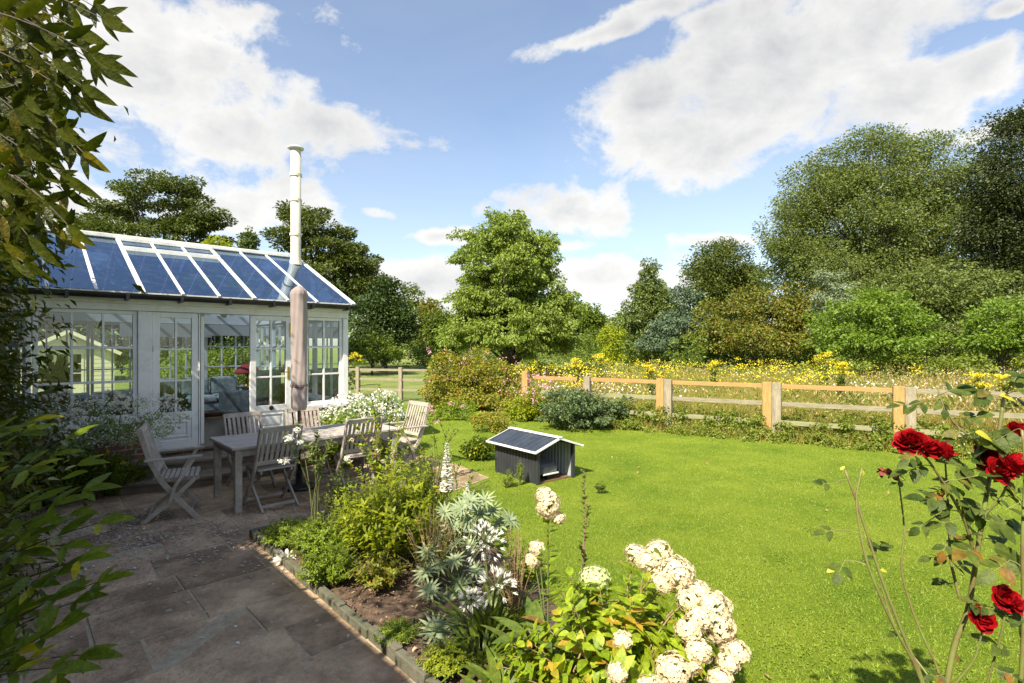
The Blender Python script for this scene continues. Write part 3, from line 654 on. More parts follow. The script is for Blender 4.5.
b = MB(); b.bar((-.388, yv, rf(yv)+.045), (1.013, yv, rf(yv)+.045), .075, .05, up=(0, 1, 0))
b.bar((-.388, RY-.10, rf(RY-.10)+.045), (1.013, RY-.10, rf(RY-.10)+.045), .06, .05, up=(0, 1, 0)); b.build('roof_vent', MT['whiteroof'], roof, bevel=.006)
b = MB(); b.bar((XL, EY+.03, rf(EY+.03)-.02), (XR+.04, EY+.03, rf(EY+.03)-.02), .05, .05); b.bar((XL, 2*RY-EY-.03, rf(EY+.03)-.02), (XR+.04, 2*RY-EY-.03, rf(EY+.03)-.02), .05, .05); b.each('eaves_plate', MT['whiteroof'], roof)
# gable glazing
b = MB(); X_ = XR-.05; b.add([(X_, .05, 2.5), (X_, DY-.05, 2.5), (X_, RY, RZ-.02)], [(0, 1, 2)]); b.build('gable_pane', MT['glass'], roof)
b = MB()
for yy in (1.2, RY, 3.5): b.bar((X_, yy, 2.5), (X_, yy, rf(yy)-.03), .05, .05, up=(0, 1, 0))
b.each('gable_frame', MT['white'], roof)
# gutter: half round
gm = MB(); n_ = 8
for (yc, x0, x1) in ((EY-.055, XL, XR+.07), (DY+.15+.055, XL, XR+.07)):
    vs = []; 
    for x in (x0, x1):
        for rr in (.058, .048):
            for k in range(n_+1):
                a = math.pi+math.pi*k/n_; vs.append((x, yc+rr*math.cos(a), 2.525+rr*math.sin(a)*1.25))
    m_ = n_+1; fs_ = []
    for k in range(n_): fs_ += [(k, k+1, 2*m_+k+1, 2*m_+k), (m_+k, 3*m_+k, 3*m_+k+1, m_+k+1), (k, m_+k, m_+k+1, k+1), (2*m_+k, 2*m_+k+1, 3*m_+k+1, 3*m_+k)]
    fs_ += [(0, 2*m_, 3*m_, m_), (n_, m_+n_, 3*m_+n_, 2*m_+n_)]
    gm.add(vs, fs_)
gut = gm.build('gutter', MT['black'], con)
for i in range(9):
    b = MB(); x = -2.4+i*.61; b.box(x-.018, x+.018, EY-.12, EY+.09, 2.435, 2.455); b.box(x-.018, x+.018, EY-.12, EY-.108, 2.456, 2.53); b.build('bracket', MT['black'], gut)
# flue
fx, fy = 2.44, 1.98
b = MB(); b.tube([(fx, fy, 1.05), (fx, fy, 3.2), (fx, fy, 5.74)], .098, 20); flue = b.build('flue_pipe', MT['flue'], con, smooth=True)
b = MB()
for z in (4.02, 4.7, 5.2): b.lathe([(.108, z), (.116, z), (.116, z+.05), (.108, z+.05)], 20, (fx, fy, 0))
b.each('pipe_collar', MT['flue'], flue)
b = MB(); b.lathe([(.10, 5.742), (.155, 5.75), (.155, 5.77), (.12, 5.79), (.06, 5.80), (0.001, 5.80)], 20, (fx, fy, 0)); b.build('flue_cap', MT['whiteroof'], flue, smooth=True)
b = MB(); b.tube([(fx, fy, 3.44), (fx, fy, 3.5), (fx, fy, 3.58)], [.125, .115, .104], 20); b.build('flashing', MT['flue'], flue)
b = MB(); b.box(fx-.22, fx+.1, fy-.25, fy+.25, FL+.12, 1.04); b.box(fx-.26, fx+.12, fy-.29, fy+.29, 1.042, 1.08)
for sx_ in (-.18, .06):
    for sy_ in (-.2, .2): b.box(fx+sx_-.02, fx+sx_+.02, fy+sy_-.02, fy+sy_+.02, FL, FL+.118)
b.build('stove', MT['metal_dark'], con, bevel=.01)
# blind
b = MB(); b.box(-.1, 1.55, DY-.16, DY-.13, 2.02, 2.30); b.box(1.45, 2.4, DY-.165, DY-.135, 2.06, 2.30); b.each('roller_blind', MT['blind'], con)
b = MB(); 
for x in (.45, .75): b.tube([(x, .35, 2.42), (x, .35, 2.36), (x-.05, .30, 2.30)], [.03, .04, .045], 12)
b.each('spotlight', MT['white'], con)

# steps ------------------------------------------------------------
def halfell(cx, rx, ry, z0, z1, mb, n=28, y0=.0):
    pts = [(cx+rx*math.cos(math.pi*k/n), y0-ry*math.sin(math.pi*k/n)) for k in range(n+1)]
    mb.prism(pts[::-1], z0, z1)
st = thing('garden_steps', 'curved stone steps below the open conservatory doors', 'steps', P0, ROT)
b = MB(); halfell(.45, 1.62, .92, .0, .105, b, y0=-.012); b.build('riser', MT['stone'], st)
b = MB(); halfell(.45, 1.66, .95, .105, .15, b, y0=-.012); b.build('tread', MT['stone'], st, bevel=.012)
b = MB(); halfell(.5, 1.28, .52, .15, .255, b, y0=-.012); b.build('riser', MT['stone'], st)
b = MB(); halfell(.5, 1.31, .55, .255, .30, b, y0=-.012); b.build('tread', MT['stone'], st, bevel=.012)

# main house ---------------------------------------------------------
HH = 4.3; HL = 2.67
hs = thing('brick_house', 'red brick house wall at the left edge, covered by climbing leaves', 'house', L2W(XL, 0), ROT)
b = MB(); b.box(-7, -.01, -4.2, 6.5, 0, HH); b.build('wall', MT['brick'], hs)
b = MB(); b.box(-6, -.02, -11.5, -4.204, 0, HL); b.build('wing_wall', MT['brick'], hs)
b = MB(); b.add([(-7.3, -4.4, HH), (.2, -4.4, HH), (.2, 6.8, HH), (-7.3, 6.8, HH), (-3.5, -4.4, HH+2.9), (-3.5, 6.8, HH+2.9)], [(0, 3, 2, 1), (1, 2, 5, 4), (2, 3, 5), (3, 0, 4, 5), (0, 1, 4)]); b.build('roof', MT['rooftile'], hs)
b = MB(); b.add([(-6.2, -11.8, HL), (.12, -11.8, HL), (.12, -4.41, HL), (-6.2, -4.41, HL), (-3.1, -11.8, HL+1.3), (-3.1, -4.41, HL+1.3)], [(0, 3, 2, 1), (1, 2, 5, 4), (2, 3, 5), (3, 0, 4, 5), (0, 1, 4)]); b.build('wing_roof', MT['rooftile'], hs)
for yy in (-9.0, -6.2):
    f = MB(); pn = MB(); f.box(-.008, .03, yy, yy+.06, 1, 2.2); f.box(-.008, .03, yy+.94, yy+1, 1, 2.2); f.box(-.008, .03, yy+.06, yy+.94, 1, 1.06); f.box(-.008, .03, yy+.06, yy+.94, 2.14, 2.2); f.box(-.006, .028, yy+.48, yy+.52, 1.06, 2.14)
    o = f.build('window', MT['white'], hs); pn.box(-.006, .012, yy+.06, yy+.94, 1.06, 2.14); pn.build('pane', solid('dark_glass', (.02, .025, .03), rough=.05), o)

# cream summerhouse beyond the conservatory ---------------------------
sx0 = at(69, 345, 18.5)
sh = thing('summerhouse', 'small cream boarded summerhouse seen through the left conservatory windows', 'summerhouse', (sx0[0], sx0[1], 0), R(40))
b = MB(); b.box(-1.25, 1.25, 0, 2.4, 0, 1.62); b.add([(-1.25, 0, 1.62), (1.25, 0, 1.62), (0, 0, 2.28), (-1.25, 2.4, 1.62), (1.25, 2.4, 1.62), (0, 2.4, 2.28)], [(0, 1, 2), (4, 3, 5)])
for i in range(11):
    if i < 11: b.box(-1.262, -.42, -.018, -.001, .05+i*.145, .17+i*.145); b.box(.42, 1.262, -.018, -.001, .05+i*.145, .17+i*.145)
b.build('wall', MT['cream'], sh)
b = MB(); b.bar((-1.45, 1.15, 1.55), (0.03, 1.15, 2.34), 2.8, .05, up=(-.5, 0, .85)); b.bar((1.45, 1.15, 1.55), (-.03, 1.15, 2.34), 2.8, .05, up=(.5, 0, .85)); b.build('roof', MT['felt'], sh)
b = MB(); b.bar((-1.45, -.27, 1.53), (0, -.27, 2.32), .03, .12, up=(-.5, 0, .85)); b.bar((1.45, -.27, 1.53), (0, -.27, 2.32), .03, .12, up=(.5, 0, .85)); b.each('bargeboard', MT['cream'], sh)
f = MB(); f.box(-.40, -.33, -.03, .0, .05, 1.6); f.box(.33, .40, -.03, 0, .05, 1.6); f.box(-.33, .33, -.03, 0, 1.53, 1.6); f.box(-.33, .33, -.03, 0, .05, .55)
f.box(-.02, .02, -.025, 0, .55, 1.53)
for z in (.85, 1.18): f.box(-.33, .33, -.022, -.002, z, z+.03)
dd = f.build('door', MT['cream'], sh); pn = MB(); pn.box(-.33, .33, -.010, -.006, .55, 1.53); pn.build('pane', solid('dark_pane', (.02, .022, .02), rough=.1), dd)

# inside furniture ------------------------------------------------------
def inside(name, label, cat, x, y, rz=0, z=FL, group=None): return thing(name, label, cat, L2W(x, y, z), ROT+rz, group)
so_ = inside('sofa', 'low teal sofa inside the conservatory behind the open doorway', 'sofa', 1.15, 3.9)
b = MB(); b.box(-.85, .85, -.4, .4, .12, .30); b.build('base', MT['sofa'], so_, bevel=.03)
for x in (-.56, 0, .56):
    b = MB(); b.box(x-.265, x+.265, -.42, .2, .302, .44); b.build('seat_cushion', MT['sofa'], so_, bevel=.04)
    b = MB(); b.box(x-.265, x+.265, .202, .36, .42, .80); b.build('back_cushion', MT['sofa'], so_, bevel=.05)
for s in (-1, 1):
    b = MB(); b.box(s*.94-.085, s*.94+.085, -.42, .42, .1, .60); b.build('arm', MT['sofa'], so_, bevel=.05)
for x in (-.8, .8):
    for y in (-.34, .34): b = MB(); b.box(x-.03, x+.03, y-.03, y+.03, 0, .119); b.build('leg', MT['metal_dark'], so_)
def armchair(x, y, rz, label, mat):
    a = inside('armchair', label, 'armchair', x, y, rz)
    b = MB(); b.box(-.36, .36, -.36, .36, .14, .42); b.build('seat', mat, a, bevel=.05)
    b = MB(); b.add([(-.36, .25, .42), (.36, .25, .42), (.36, .40, .42), (-.36, .40, .42), (-.30, .34, 1.02), (.30, .34, 1.02), (.30, .46, 1.0), (-.30, .46, 1.0)], [(0, 3, 2, 1), (4, 5, 6, 7), (0, 1, 5, 4), (1, 2, 6, 5), (2, 3, 7, 6), (3, 0, 4, 7)]); b.build('backrest', mat, a, bevel=.06)
    for s in (-1, 1): b = MB(); b.box(s*.42-.065, s*.42+.065, -.34, .36, .2, .64); b.build('arm', mat, a, bevel=.04)
    for s in (-1, 1):
        for t in (-1, 1): b = MB(); b.box(s*.3-.025, s*.3+.025, t*.3-.025, t*.3+.025, 0, .14); b.build('leg', MT['metal_dark'], a)
armchair(1.75, 2.4, R(-150), 'wing armchair in pale floral cloth, seen through the open doorway', MT['sofa'])
stt = inside('side_table', 'small dark side table behind the armchair in the conservatory', 'table', 2.05, 3.7)
b = MB(); b.lathe([(.22, .56), (.22, .59)], 20); b.build('table_top', MT['floorwood'], stt)
b = MB(); b.tube([(0, 0, .02), (0, 0, .56)], .025); b.lathe([(.14, 0), (.13, .02)], 16); b.build('pedestal', MT['floorwood'], stt)
lp = inside('table_lamp', 'table lamp with a domed red shade inside the conservatory', 'lamp', 2.05, 3.7, z=FL+.59)
b = MB(); b.lathe([(.08, 0), (.09, .02), (.03, .05), (.05, .12), (.02, .2), (.015, .34)], 16); b.build('lamp_base', MT['brass'], lp, smooth=True)
b = MB(); b.lathe([(.27, .28), (.25, .33), (.19, .41), (.10, .47), (.04, .49)], 24); b.build('lamp_shade', MT['redcloth'], lp, smooth=True)
def potplant(x, y, label, potc, h, mat, z=FL, sc=1.0):
    t = inside('potted_plant', label, 'potted plant', x, y, z=z)
    b = MB(); b.lathe([(.10*sc, 0), (.15*sc, .22*sc), (.165*sc, .23*sc), (.165*sc, .27*sc), (.145*sc, .27*sc), (.13*sc, .22*sc)], 18); b.build('pot', potc, t, smooth=True)
    lv = LV(); n = 160; a = rdir(n); a[:, 2] = np.abs(a[:, 2])+.3; a = unit(a); P = a*np.array([.16*sc, .16*sc, h])*RG.random((n, 1))+[0, 0, .25*sc]; lv.add(P, a, rdir(n), .14*sc, .05*sc, 'leaf', .3); lv.build('foliage', mat, t)
potplant(.02, .55, 'wicker basket of leafy plant standing just inside the left glazed door', MT['wicker'], .5, MT['mid'], sc=1.3)
potplant(-1.25, .7, 'plant in an orange clay pot behind the left conservatory window', MT['pot'], .45, MT['mid'], z=.95)
pt = inside('plant_table', 'wooden table inside the left conservatory windows under a clay pot', 'table', -1.2, .75)
b = MB(); b.box(-.9, .7, -.3, .3, .55, .589); b.build('table_top', MT['floorwood'], pt)
for sx_ in (-.85, .65):
    for sy_ in (-.25, .25): b = MB(); b.box(sx_-.03, sx_+.03, sy_-.03, sy_+.03, 0, .549); b.build('leg', MT['floorwood'], pt)

# patio table -------------------------------------------------------------
tc_ = np.array([-3.01, 5.74, 0])+U*1.04+M_*.48
tb = thing('patio_table', 'long weathered grey teak table on the shaded patio', 'table', tc_, ROT)
TX, TY, TZ = 1.04, .475, .735
b = MB(); b.box(-TX, TX, -TY, -TY+.085, TZ-.028, TZ); b.box(-TX, TX, TY-.085, TY, TZ-.028, TZ); b.box(-TX, -TX+.09, -TY+.087, TY-.087, TZ-.028, TZ); b.box(TX-.09, TX, -TY+.087, TY-.087, TZ-.028, TZ)
ns = 11; iw = 2*TY-.18
for i in range(ns):
    y0 = -TY+.09+iw*i/ns; 
    b.box(-TX+.093, TX-.093, y0+.003, y0+iw/ns-.004, TZ-.026, TZ-.002)
tt = b.build('table_top', MT['teak2'], tb, bevel=.003)
b = MB(); b.box(-TX+.07, TX-.07, -TY+.05, -TY+.075, TZ-.11, TZ-.029); b.box(-TX+.07, TX-.07, TY-.075, TY-.05, TZ-.11, TZ-.029); b.box(-TX+.05, -TX+.075, -TY+.08, TY-.08, TZ-.11, TZ-.029); b.box(TX-.075, TX-.05, -TY+.08, TY-.08, TZ-.11, TZ-.029); b.each('apron', MT['teak'], tb)
for s in (-1, 1):
    for t in (-1, 1): b = MB(); b.box(s*(TX-.075)-.036, s*(TX-.075)+.036, t*(TY-.07)-.036, t*(TY-.07)+.036, .012, TZ-.0285); b.build('leg', MT['teak'], tb, bevel=.004)

def chair(label, arms, x, y, rz, wd=.45):
    """folding slatted chair; faces +y locally"""
    t = thing('folding_armchair' if arms else 'folding_chair', label, 'chair', (x, y, .012), rz, 'weathered teak folding chairs round the patio table')
    hw = wd/2; bt = .93 if not arms else .98
    sz = .44; mt = MT['teak']
    for s in (-1, 1):
        b = MB(); X = s*hw
        pts = [(X, .23, 0), (X, .05, .22), (X, -.10, .43), (X, -.20, .66), (X, -.29, bt)]
        for i in range(4): b.bar(pts[i], pts[i+1], .026, .048, up=(1, 0, 0)) if False else b.bar(pts[i], pts[i+1], .05, .024, up=(1, 0, 0))
        b.build('leg', mt, t, bevel=.003)
        b = MB(); X2 = s*(hw-.028); pts = [(X2, -.27, 0), (X2, -.02, .2), (X2, .2, sz-.02)]
        for i in range(2): b.bar(pts[i], pts[i+1], .045, .022, up=(1, 0, 0))
        b.build('leg', mt, t, bevel=.003)
    b = MB()
    for s in (-1, 1): b.box(s*(hw-.055)-.012, s*(hw-.055)+.012, -.16, .24, sz-.035, sz-.002)
    for i in range(9):
        y0 = -.17+i*.046; b.box(-hw+.02, hw-.02, y0, y0+.036, sz, sz+.014)
    b.build('seat', mt, t, bevel=.002)
    b = MB(); a0 = Vector((0, -.285, bt-.01)); a1 = Vector((0, -.115, .47))
    def pt(f): return a1+(a0-a1)*f
    for f, h_ in ((.97, .06), (.12, .045)): p_ = pt(f); b.bar((-hw+.012, p_.y, p_.z), (hw-.012, p_.y, p_.z), .022, h_, up=(0, -.32, 1))
    ns = 7
    for i in range(ns):
        X = -hw+.055+(wd-.11)*i/(ns-1); p1 = pt(.16); p2 = pt(.93); b.bar((X, p1.y, p1.z), (X, p2.y, p2.z), .034, .012, up=(0, 1, .3))
    b.build('backrest', mt, t, bevel=.002)
    b = MB(); b.bar((-hw+.028, -.21, .055), (hw-.028, -.21, .055), .022, .03); b.build('stretcher', mt, t)
    b = MB(); b.bar((-hw+.012, .175, .07), (hw-.012, .175, .07), .022, .03); b.build('stretcher', mt, t)
    if arms:
        for s in (-1, 1):
            b = MB(); X = s*(hw+.035)
            b.bar((X, -.24, .655), (X, .27, .665), .055, .022); b.bar((X, .20, .65), (X, .02, .36), .035, .02, up=(1, 0, 0)); b.bar((X, .02, .36), (X, -.02, .20), .035, .02, up=(1, 0, 0))
            b.build('armrest', mt, t, bevel=.004)
    return t
def T2W(x, y): p = tc_+U*x+M_*y; return p[0], p[1]
ang = ROT
x_, y_ = -3.66, 5.78
chair('teak armchair with slatted back at the near left end of the table, facing right', True, x_, y_, R(-62), .50)
x_, y_ = T2W(-.60, -.36); chair('folding chair on the near side of the table, back to the camera, nearer the armchair', False, x_, y_, ROT+R(3))
x_, y_ = T2W(.42, -.40); chair('folding chair on the near side of the table, half hidden behind the flowering shoots', False, x_, y_, ROT-R(4))
x_, y_ = T2W(-.52, .66); chair('folding chair on the far side of the table, in front of the open doorway', False, x_, y_, ROT+math.pi+R(3))
x_, y_ = T2W(.26, .68); chair('folding chair on the far side of the table, behind the closed parasol', False, x_, y_, ROT+math.pi-R(3))
x_, y_ = T2W(1.42, .1); chair('pale sunlit armchair at the far right end of the table', True, x_, y_, ROT+R(90), .50)

# parasol ------------------------------------------------------------
pr = thing('closed_parasol', 'tall closed parasol with mauve cloth wrapped round its pole', 'parasol', (-2.74, 6.86, .012))
b = MB(); b.tube([(0, 0, .05), (0, 0, 2.60)], .019, 12); b.build('pole', MT['metal_dark'], pr, smooth=True)
b = MB(); b.lathe([(.2, 0), (.2, .03), (.17, .05), (.05, .06), (.035, .25), (.022, .25)], 24); b.build('base', MT['metal_dark'], pr, smooth=True)
vs = []; nn = 40; prof = [(1.00, .085), (1.04, .104), (1.15, .112), (1.3, .112), (1.315, .104), (1.33, .112), (1.6, .112), (1.95, .113), (2.25, .112), (2.42, .108), (2.50, .115), (2.54, .10), (2.58, .05), (2.60, .015)]
fine = []
for i in range(len(prof)-1):
    for k in range(4): t = k/4; fine.append((prof[i][0]*(1-t)+prof[i+1][0]*t, prof[i][1]*(1-t)+prof[i+1][1]*t))
fine.append(prof[-1])
for z, r0 in fine:
    for k in range(nn):
        a = 2*math.pi*k/nn; rr = r0*(1+.10*math.sin(4*a+z*2.3)+.05*math.sin(9*a-z*5)+.03*math.sin(z*31+a*2)); rr *= .86; vs.append((rr*math.cos(a), rr*math.sin(a)*.95, z))
fs_ = [(i*nn+k, i*nn+(k+1) % nn, (i+1)*nn+(k+1) % nn, (i+1)*nn+k) for i in range(len(fine)-1) for k in range(nn)]
b = MB(); b.add(vs, fs_); cnp = b.build('canopy', MT['parasol'], pr, smooth=True)
b = MB(); b.lathe([(.103, 1.30), (.106, 1.305), (.106, 1.33), (.103, 1.335)], 24); b.build('tie_strap', solid('dark_mauve_strap', (.2, .14, .15), rough=.9), cnp)

# robot mower shed --------------------------------------------------------
sb = np.array([.34, 7.02]); rz = math.atan2(.4, .52)   # near corner; local x along the open front, y along the long side
shd = thing('mower_shed', 'small dark corrugated metal shed with pitched roof and white trim on the lawn', 'shed', (sb[0], sb[1], .004), R(38))
Wd, Ln_, Hh, Hr = .66, .95, .475, .585
def corr(p0, p1, h, n=14, amp=.012):
    b = MB(); p0 = np.array(p0); p1 = np.array(p1); d = p1-p0; nn_ = np.array([d[1], -d[0]])/np.linalg.norm(d); vs = []; pts = []
    for i in range(n):
        for f, o in ((0, 0), (.5, 0), (.6, 1), (.9, 1)): pts.append(p0+d*(i+f)/n+nn_*amp*o)
    pts.append(p1)
    for q_ in pts: vs += [(q_[0], q_[1], 0), (q_[0], q_[1], h)]
    b.add(vs, [(2*i, 2*i+2, 2*i+3, 2*i+1) for i in range(len(pts)-1)]); return b
wl = corr((0, 0), (0, Ln_), Hh).build('side_wall', MT['shed_dark'], shd); wl.modifiers.new('Solid', 'SOLIDIFY').thickness = .004
wl = corr((Wd, 0), (Wd, Ln_), Hh).build('side_wall', MT['shed_dark'], shd); wl.modifiers.new('Solid', 'SOLIDIFY').thickness = .004
wl = corr((Wd-.012, .01), (Wd-.012, Ln_), Hh-.01).build('side_lining', MT['shed_in'], shd); wl.modifiers.new('Solid', 'SOLIDIFY').thickness = .003
wl = corr((Wd, Ln_), (0, Ln_), Hh, 9).build('back_wall', MT['shed_dark'], shd); wl.modifiers.new('Solid', 'SOLIDIFY').thickness = .004
b = MB(); b.box(-.012, .028, -.012, .028, 0, Hh); b.box(Wd-.028, Wd+.012, -.012, .028, 0, Hh); b.each('corner_post', MT['shed_dark'], shd)
b = MB(); b.box(.03, Wd-.03, .03, Ln_-.03, .003, .02); b.build('floor', MT['floorwood'], shd)
b = MB(); b.add([(0, Ln_, Hh), (Wd, Ln_, Hh), (Wd/2, Ln_, Hr-.02)], [(0, 1, 2)]); b.build('gable', MT['shed_dark'], shd)
ov = .10; sl_ = (Hr-Hh)/(Wd/2)
for s in (0, 1):
    xe = -ov if s == 0 else Wd+ov; ze = Hh-ov*sl_; b = MB(); n = 9; y0, y1 = -.07, Ln_+.06; vs = []
    ys = []
    for i in range(n):
        for f, o in ((0, 0), (.58, 0), (.66, 1), (.9, 1)): ys.append((y0+(y1-y0)*(i+f)/n, .016*o))
    ys.append((y1, 0))
    for y, o in ys: vs += [(xe, y, ze+o), (Wd/2, y, Hr+o)]
    b.add(vs, [(2*i, 2*i+2, 2*i+3, 2*i+1) for i in range(len(ys)-1)]); ro = b.build('roof', MT['shed_roof'], shd); ro.modifiers.new('Solid', 'SOLIDIFY').thickness = .004
    t = MB(); 
    for y in (y0, y1): t.bar((xe, y, ze+.003), (Wd/2, y, Hr+.003), .026, .026)
    t.bar((xe, y0-.016, ze+.004), (xe, y1+.016, ze+.004), .026, .026); t.build('edge_trim', MT['shed_trim'], ro, bevel=.003)
t = MB(); t.bar((Wd/2, -.09, Hr+.018), (Wd/2, Ln_+.08, Hr+.018), .07, .018); t.build('ridge_trim', MT['shed_trim'], shd, bevel=.004)
mw_ = thing('robot_mower', 'grey robot lawnmower with a red panel parked inside the small shed', 'lawnmower', (*(np.array([sb[0], sb[1]])+np.array([math.cos(R(38)), math.sin(R(38))])*.26+np.array([-math.sin(R(38)), math.cos(R(38))])*.34), .024), R(38))
b = MB(); 
secs = [(-.30, .12, .10, .17), (-.24, .17, .07, .21), (-.05, .19, .06, .25), (.15, .18, .06, .24), (.27, .13, .08, .17)]
vs = []
for y, w2, z0, z1 in secs: vs += [(-w2, y, z0), (w2, y, z0), (w2, y, z0+.07), (w2*.7, y, z1), (-w2*.7, y, z1), (-w2, y, z0+.07)]
fs_ = [(i*6+k, i*6+(k+1) % 6, (i+1)*6+(k+1) % 6, (i+1)*6+k) for i in range(4) for k in range(6)]+[(5, 4, 3, 2, 1, 0), tuple(range(24, 30))]
b.add(vs, fs_); b.build('shell', MT['mower'], mw_, bevel=.012)
b = MB(); b.box(-.07, .07, -.05, .17, .255, .27); b.build('control_panel', MT['mower_red'], mw_, bevel=.004)
b = MB(); b.box(-.14, .14, -.315, -.295, .075, .095); b.build('bumper', MT['shed_trim'], mw_, bevel=.004)
for s in (-1, 1):
    b = MB(); b.tube([(s*.16, .16, .1), (s*.21, .16, .1)], .1, 18); b.build('wheel', MT['metal_dark'], mw_)
b = MB(); b.tube([(-.02, -.22, .04), (.02, -.22, .04)], .04, 14); b.build('wheel', MT['metal_dark'], mw_)

# grey rail fence -----------------------------------------------------------
fe = thing('garden_fence', 'post and rail timber fence with paired orange and grey posts along the meadow', 'fence', (0, 0, 0))
ks = [-2.25, -1.1, 0, 1.0, 2.0*.93+.1, 1.0, 0]
posts = [(-2.25, 1.1, 0), (-1.12, 1.1, 0), (0, 1.12, 1), (.985, 1.12, 1), (1.97, 1.12, 1), (2.85, 1.12, 0), (3.55, 1.2, 2)]
fa = math.atan2(FU[1], FU[0]); nrm = np.array([FU[1], -FU[0]])
if nrm[1] > 0: nrm = -nrm      # towards the garden
for k_, h_, kind in posts:
    p_ = fpt(k_)
    if kind in (1, 2):
        c_ = p_+FU*.088
        o = MB(); o.box(-.082, .082, -.075, .075, 0, h_); o = o.build('post', MT['fence_new'], fe, bevel=.004); o.location = (*c_, 0); o.rotation_euler = (0, 0, fa)
    if kind in (0, 1):
        c_ = p_-FU*.078
        o = MB(); o.box(-.078, .078, -.07, .07, 0, h_-.01); o = o.build('post', MT['fence_old'], fe, bevel=.004); o.location = (*c_, 0); o.rotation_euler = (0, 0, fa)
def rail(k0, k1, z, mat, hgt=.085, off=.0):
    a = fpt(k0); c_ = fpt(k1); b = MB(); L_ = np.linalg.norm(c_-a); b.box(0, L_, -.019, .019, -hgt/2, hgt/2); o = b.build('rail', mat, fe, bevel=.003)
    o.location = (*(a-nrm*off), z); o.rotation_euler = (0, -math.atan2(0, L_), math.atan2(c_[1]-a[1], c_[0]-a[0]))
seg = [-2.2, -1.1, 0.0, .985, 1.97, 2.85, 3.55]
for i in range(6):
    a, c_ = seg[i]+.085, seg[i+1]-.078
    rail(a, c_, 1.045, MT['rail_new'] if i >= 2 else MT['rail_old'], .082, .0)
    rail(a, c_, .70 , MT['rail_old'] if i < 4 else MT['rail_green'], .085)
    rail(a, c_, .34, MT['rail_green'] if i >= 1 else MT['rail_old'], .085)
f2 = thing('paddock_fence', 'thin grey timber rail fence across the paddock, left of the mixed hedge', 'fence', (0, 0, 0))
qa = np.array([-.6, 16.6]); qb = np.array([-8.2, 18.7])
for k_ in range(6):
    p_ = qa+(qb-qa)*k_/5.0; b = MB(); b.box(-.06, .06, -.06, .06, 0, 1.12); o = b.build('post', MT['fence_old'], f2, bevel=.004); o.location = (*p_, 0); o.rotation_euler = (0, 0, -.27)
for k_ in range(5):
    for z in (1.03, .72, .38):
        p_ = qa+(qb-qa)*(k_+.03)/5.0; q_ = qa+(qb-qa)*(k_+.97)/5.0; b = MB(); b.bar((*p_, z), (*q_, z), .03, .075); b.build('rail', MT['rail_old'], f2)
# ------------------------------------------------------------ trees and bushes
def crown(lv, base, lobes, nclump, cr, nleaf, ls, g, flat=.6, up=.5, shell=.5, droop=0.0, mat=None, asp=.55, prof='kite'):
    """leaf clumps through the crown's volume; lobes = (dx,dy,dz,rx,ry,rz)"""
    lob = np.array(lobes, float); lob[:, 3:] = np.maximum(lob[:, 3:]-.55*cr*np.array([1, 1, flat]), lob[:, 3:]*.35); wt = (lob[:, 3]*lob[:, 4]*lob[:, 5])**.67; wt /= wt.sum()
    idx = g.choice(len(lob), nclump, p=wt); d = rdir(nclump, g); rad = (shell**3+(1-shell**3)*g.random(nclump))**(1/3)
    rad = rad*(1+.10*g.normal(size=nclump))
    C = lob[idx, :3]+d*rad[:, None]*lob[idx, 3:]
    cs = cr*(.55+.9*g.random(nclump))
    per = np.maximum(3, (nleaf/nclump*(cs/cs.mean())**2)).astype(int); ci = np.repeat(np.arange(nclump), per); n = len(ci)
    dl = rdir(n, g); rr = (.3+.7*g.random(n))**.6
    off = dl*rr[:, None]*cs[ci][:, None]*np.array([1, 1, flat])
    P = C[ci]+off; P[:, 2] -= droop*np.hypot(off[:, 0], off[:, 1])**1.5
    P[:, 2] = np.maximum(P[:, 2], .03)
    D = unit(dl*np.array([1, 1, .3])+d[ci]*.4+rdir(n, g)*.7+[0, 0, -.25-droop]); Nn = unit(rdir(n, g)*.9+d[ci]*.35+[0, 0, up])
    L_ = ls*(.6+.8*g.random(n)); lv.add(P, D, Nn, L_, L_*asp, prof, .15)
    return C
def trunk(parent, H, r0, C, g, nb=14, lean=(0, 0), mat=None, top=.75, name='trunk'):
    b = MB(); pts = []; k = 7
    for i in range(k+1):
        t = i/k; pts.append(np.array([lean[0]*t+.03*H*math.sin(t*3)*g.normal()*.2, lean[1]*t, H*top*t]))
    b.tube(pts, [r0*(1.5 if i == 0 else 1-.75*i/k) for i in range(k+1)], 9)
    for j in g.choice(len(C), min(nb, len(C)), replace=False):
        e_ = C[j]; t = min(.95, max(.22, (e_[2]/H)*.55)); i = int(t*k); s0 = pts[i]
        m1 = s0*.6+e_*.4+np.array([0, 0, .04*H]); b.tube([s0, m1, e_], [r0*.38, r0*.22, r0*.05], 6)
    return b.build(name, mat or MT['bark'], parent, smooth=True)
SEED = [100]
def tree(name, label, cat, x, y, lobes, H, r0, mat, nclump, cr, nleaf, ls, group=None, rz=0, nb=14, **kw):
    SEED[0] += 1; g = np.random.default_rng(SEED[0]); t = thing(name, label, cat, (x, y, 0), rz, group)
    lv = LV(); C = crown(lv, None, lobes, nclump, cr, nleaf, ls, g, **kw); lv.build('crown' if r0 > .08 else 'foliage', mat, t)
    trunk(t, H, r0, C, g, nb, name='trunk' if r0 > .08 else 'stems')
    return t
def px(x, Y): return (x-512)/F*Y
def zz(y, Y): return HC-(y-HY)/F*Y
def lobe(cx, cy, rx, ry, Y, X0, dy=0, dep=1.0):
    """lobe measured at distance Y; X0 the tree's own x"""
    return (px(cx, Y)-X0, dy, zz(cy, Y), rx/F*Y, rx/F*Y*dep, ry/F*Y)

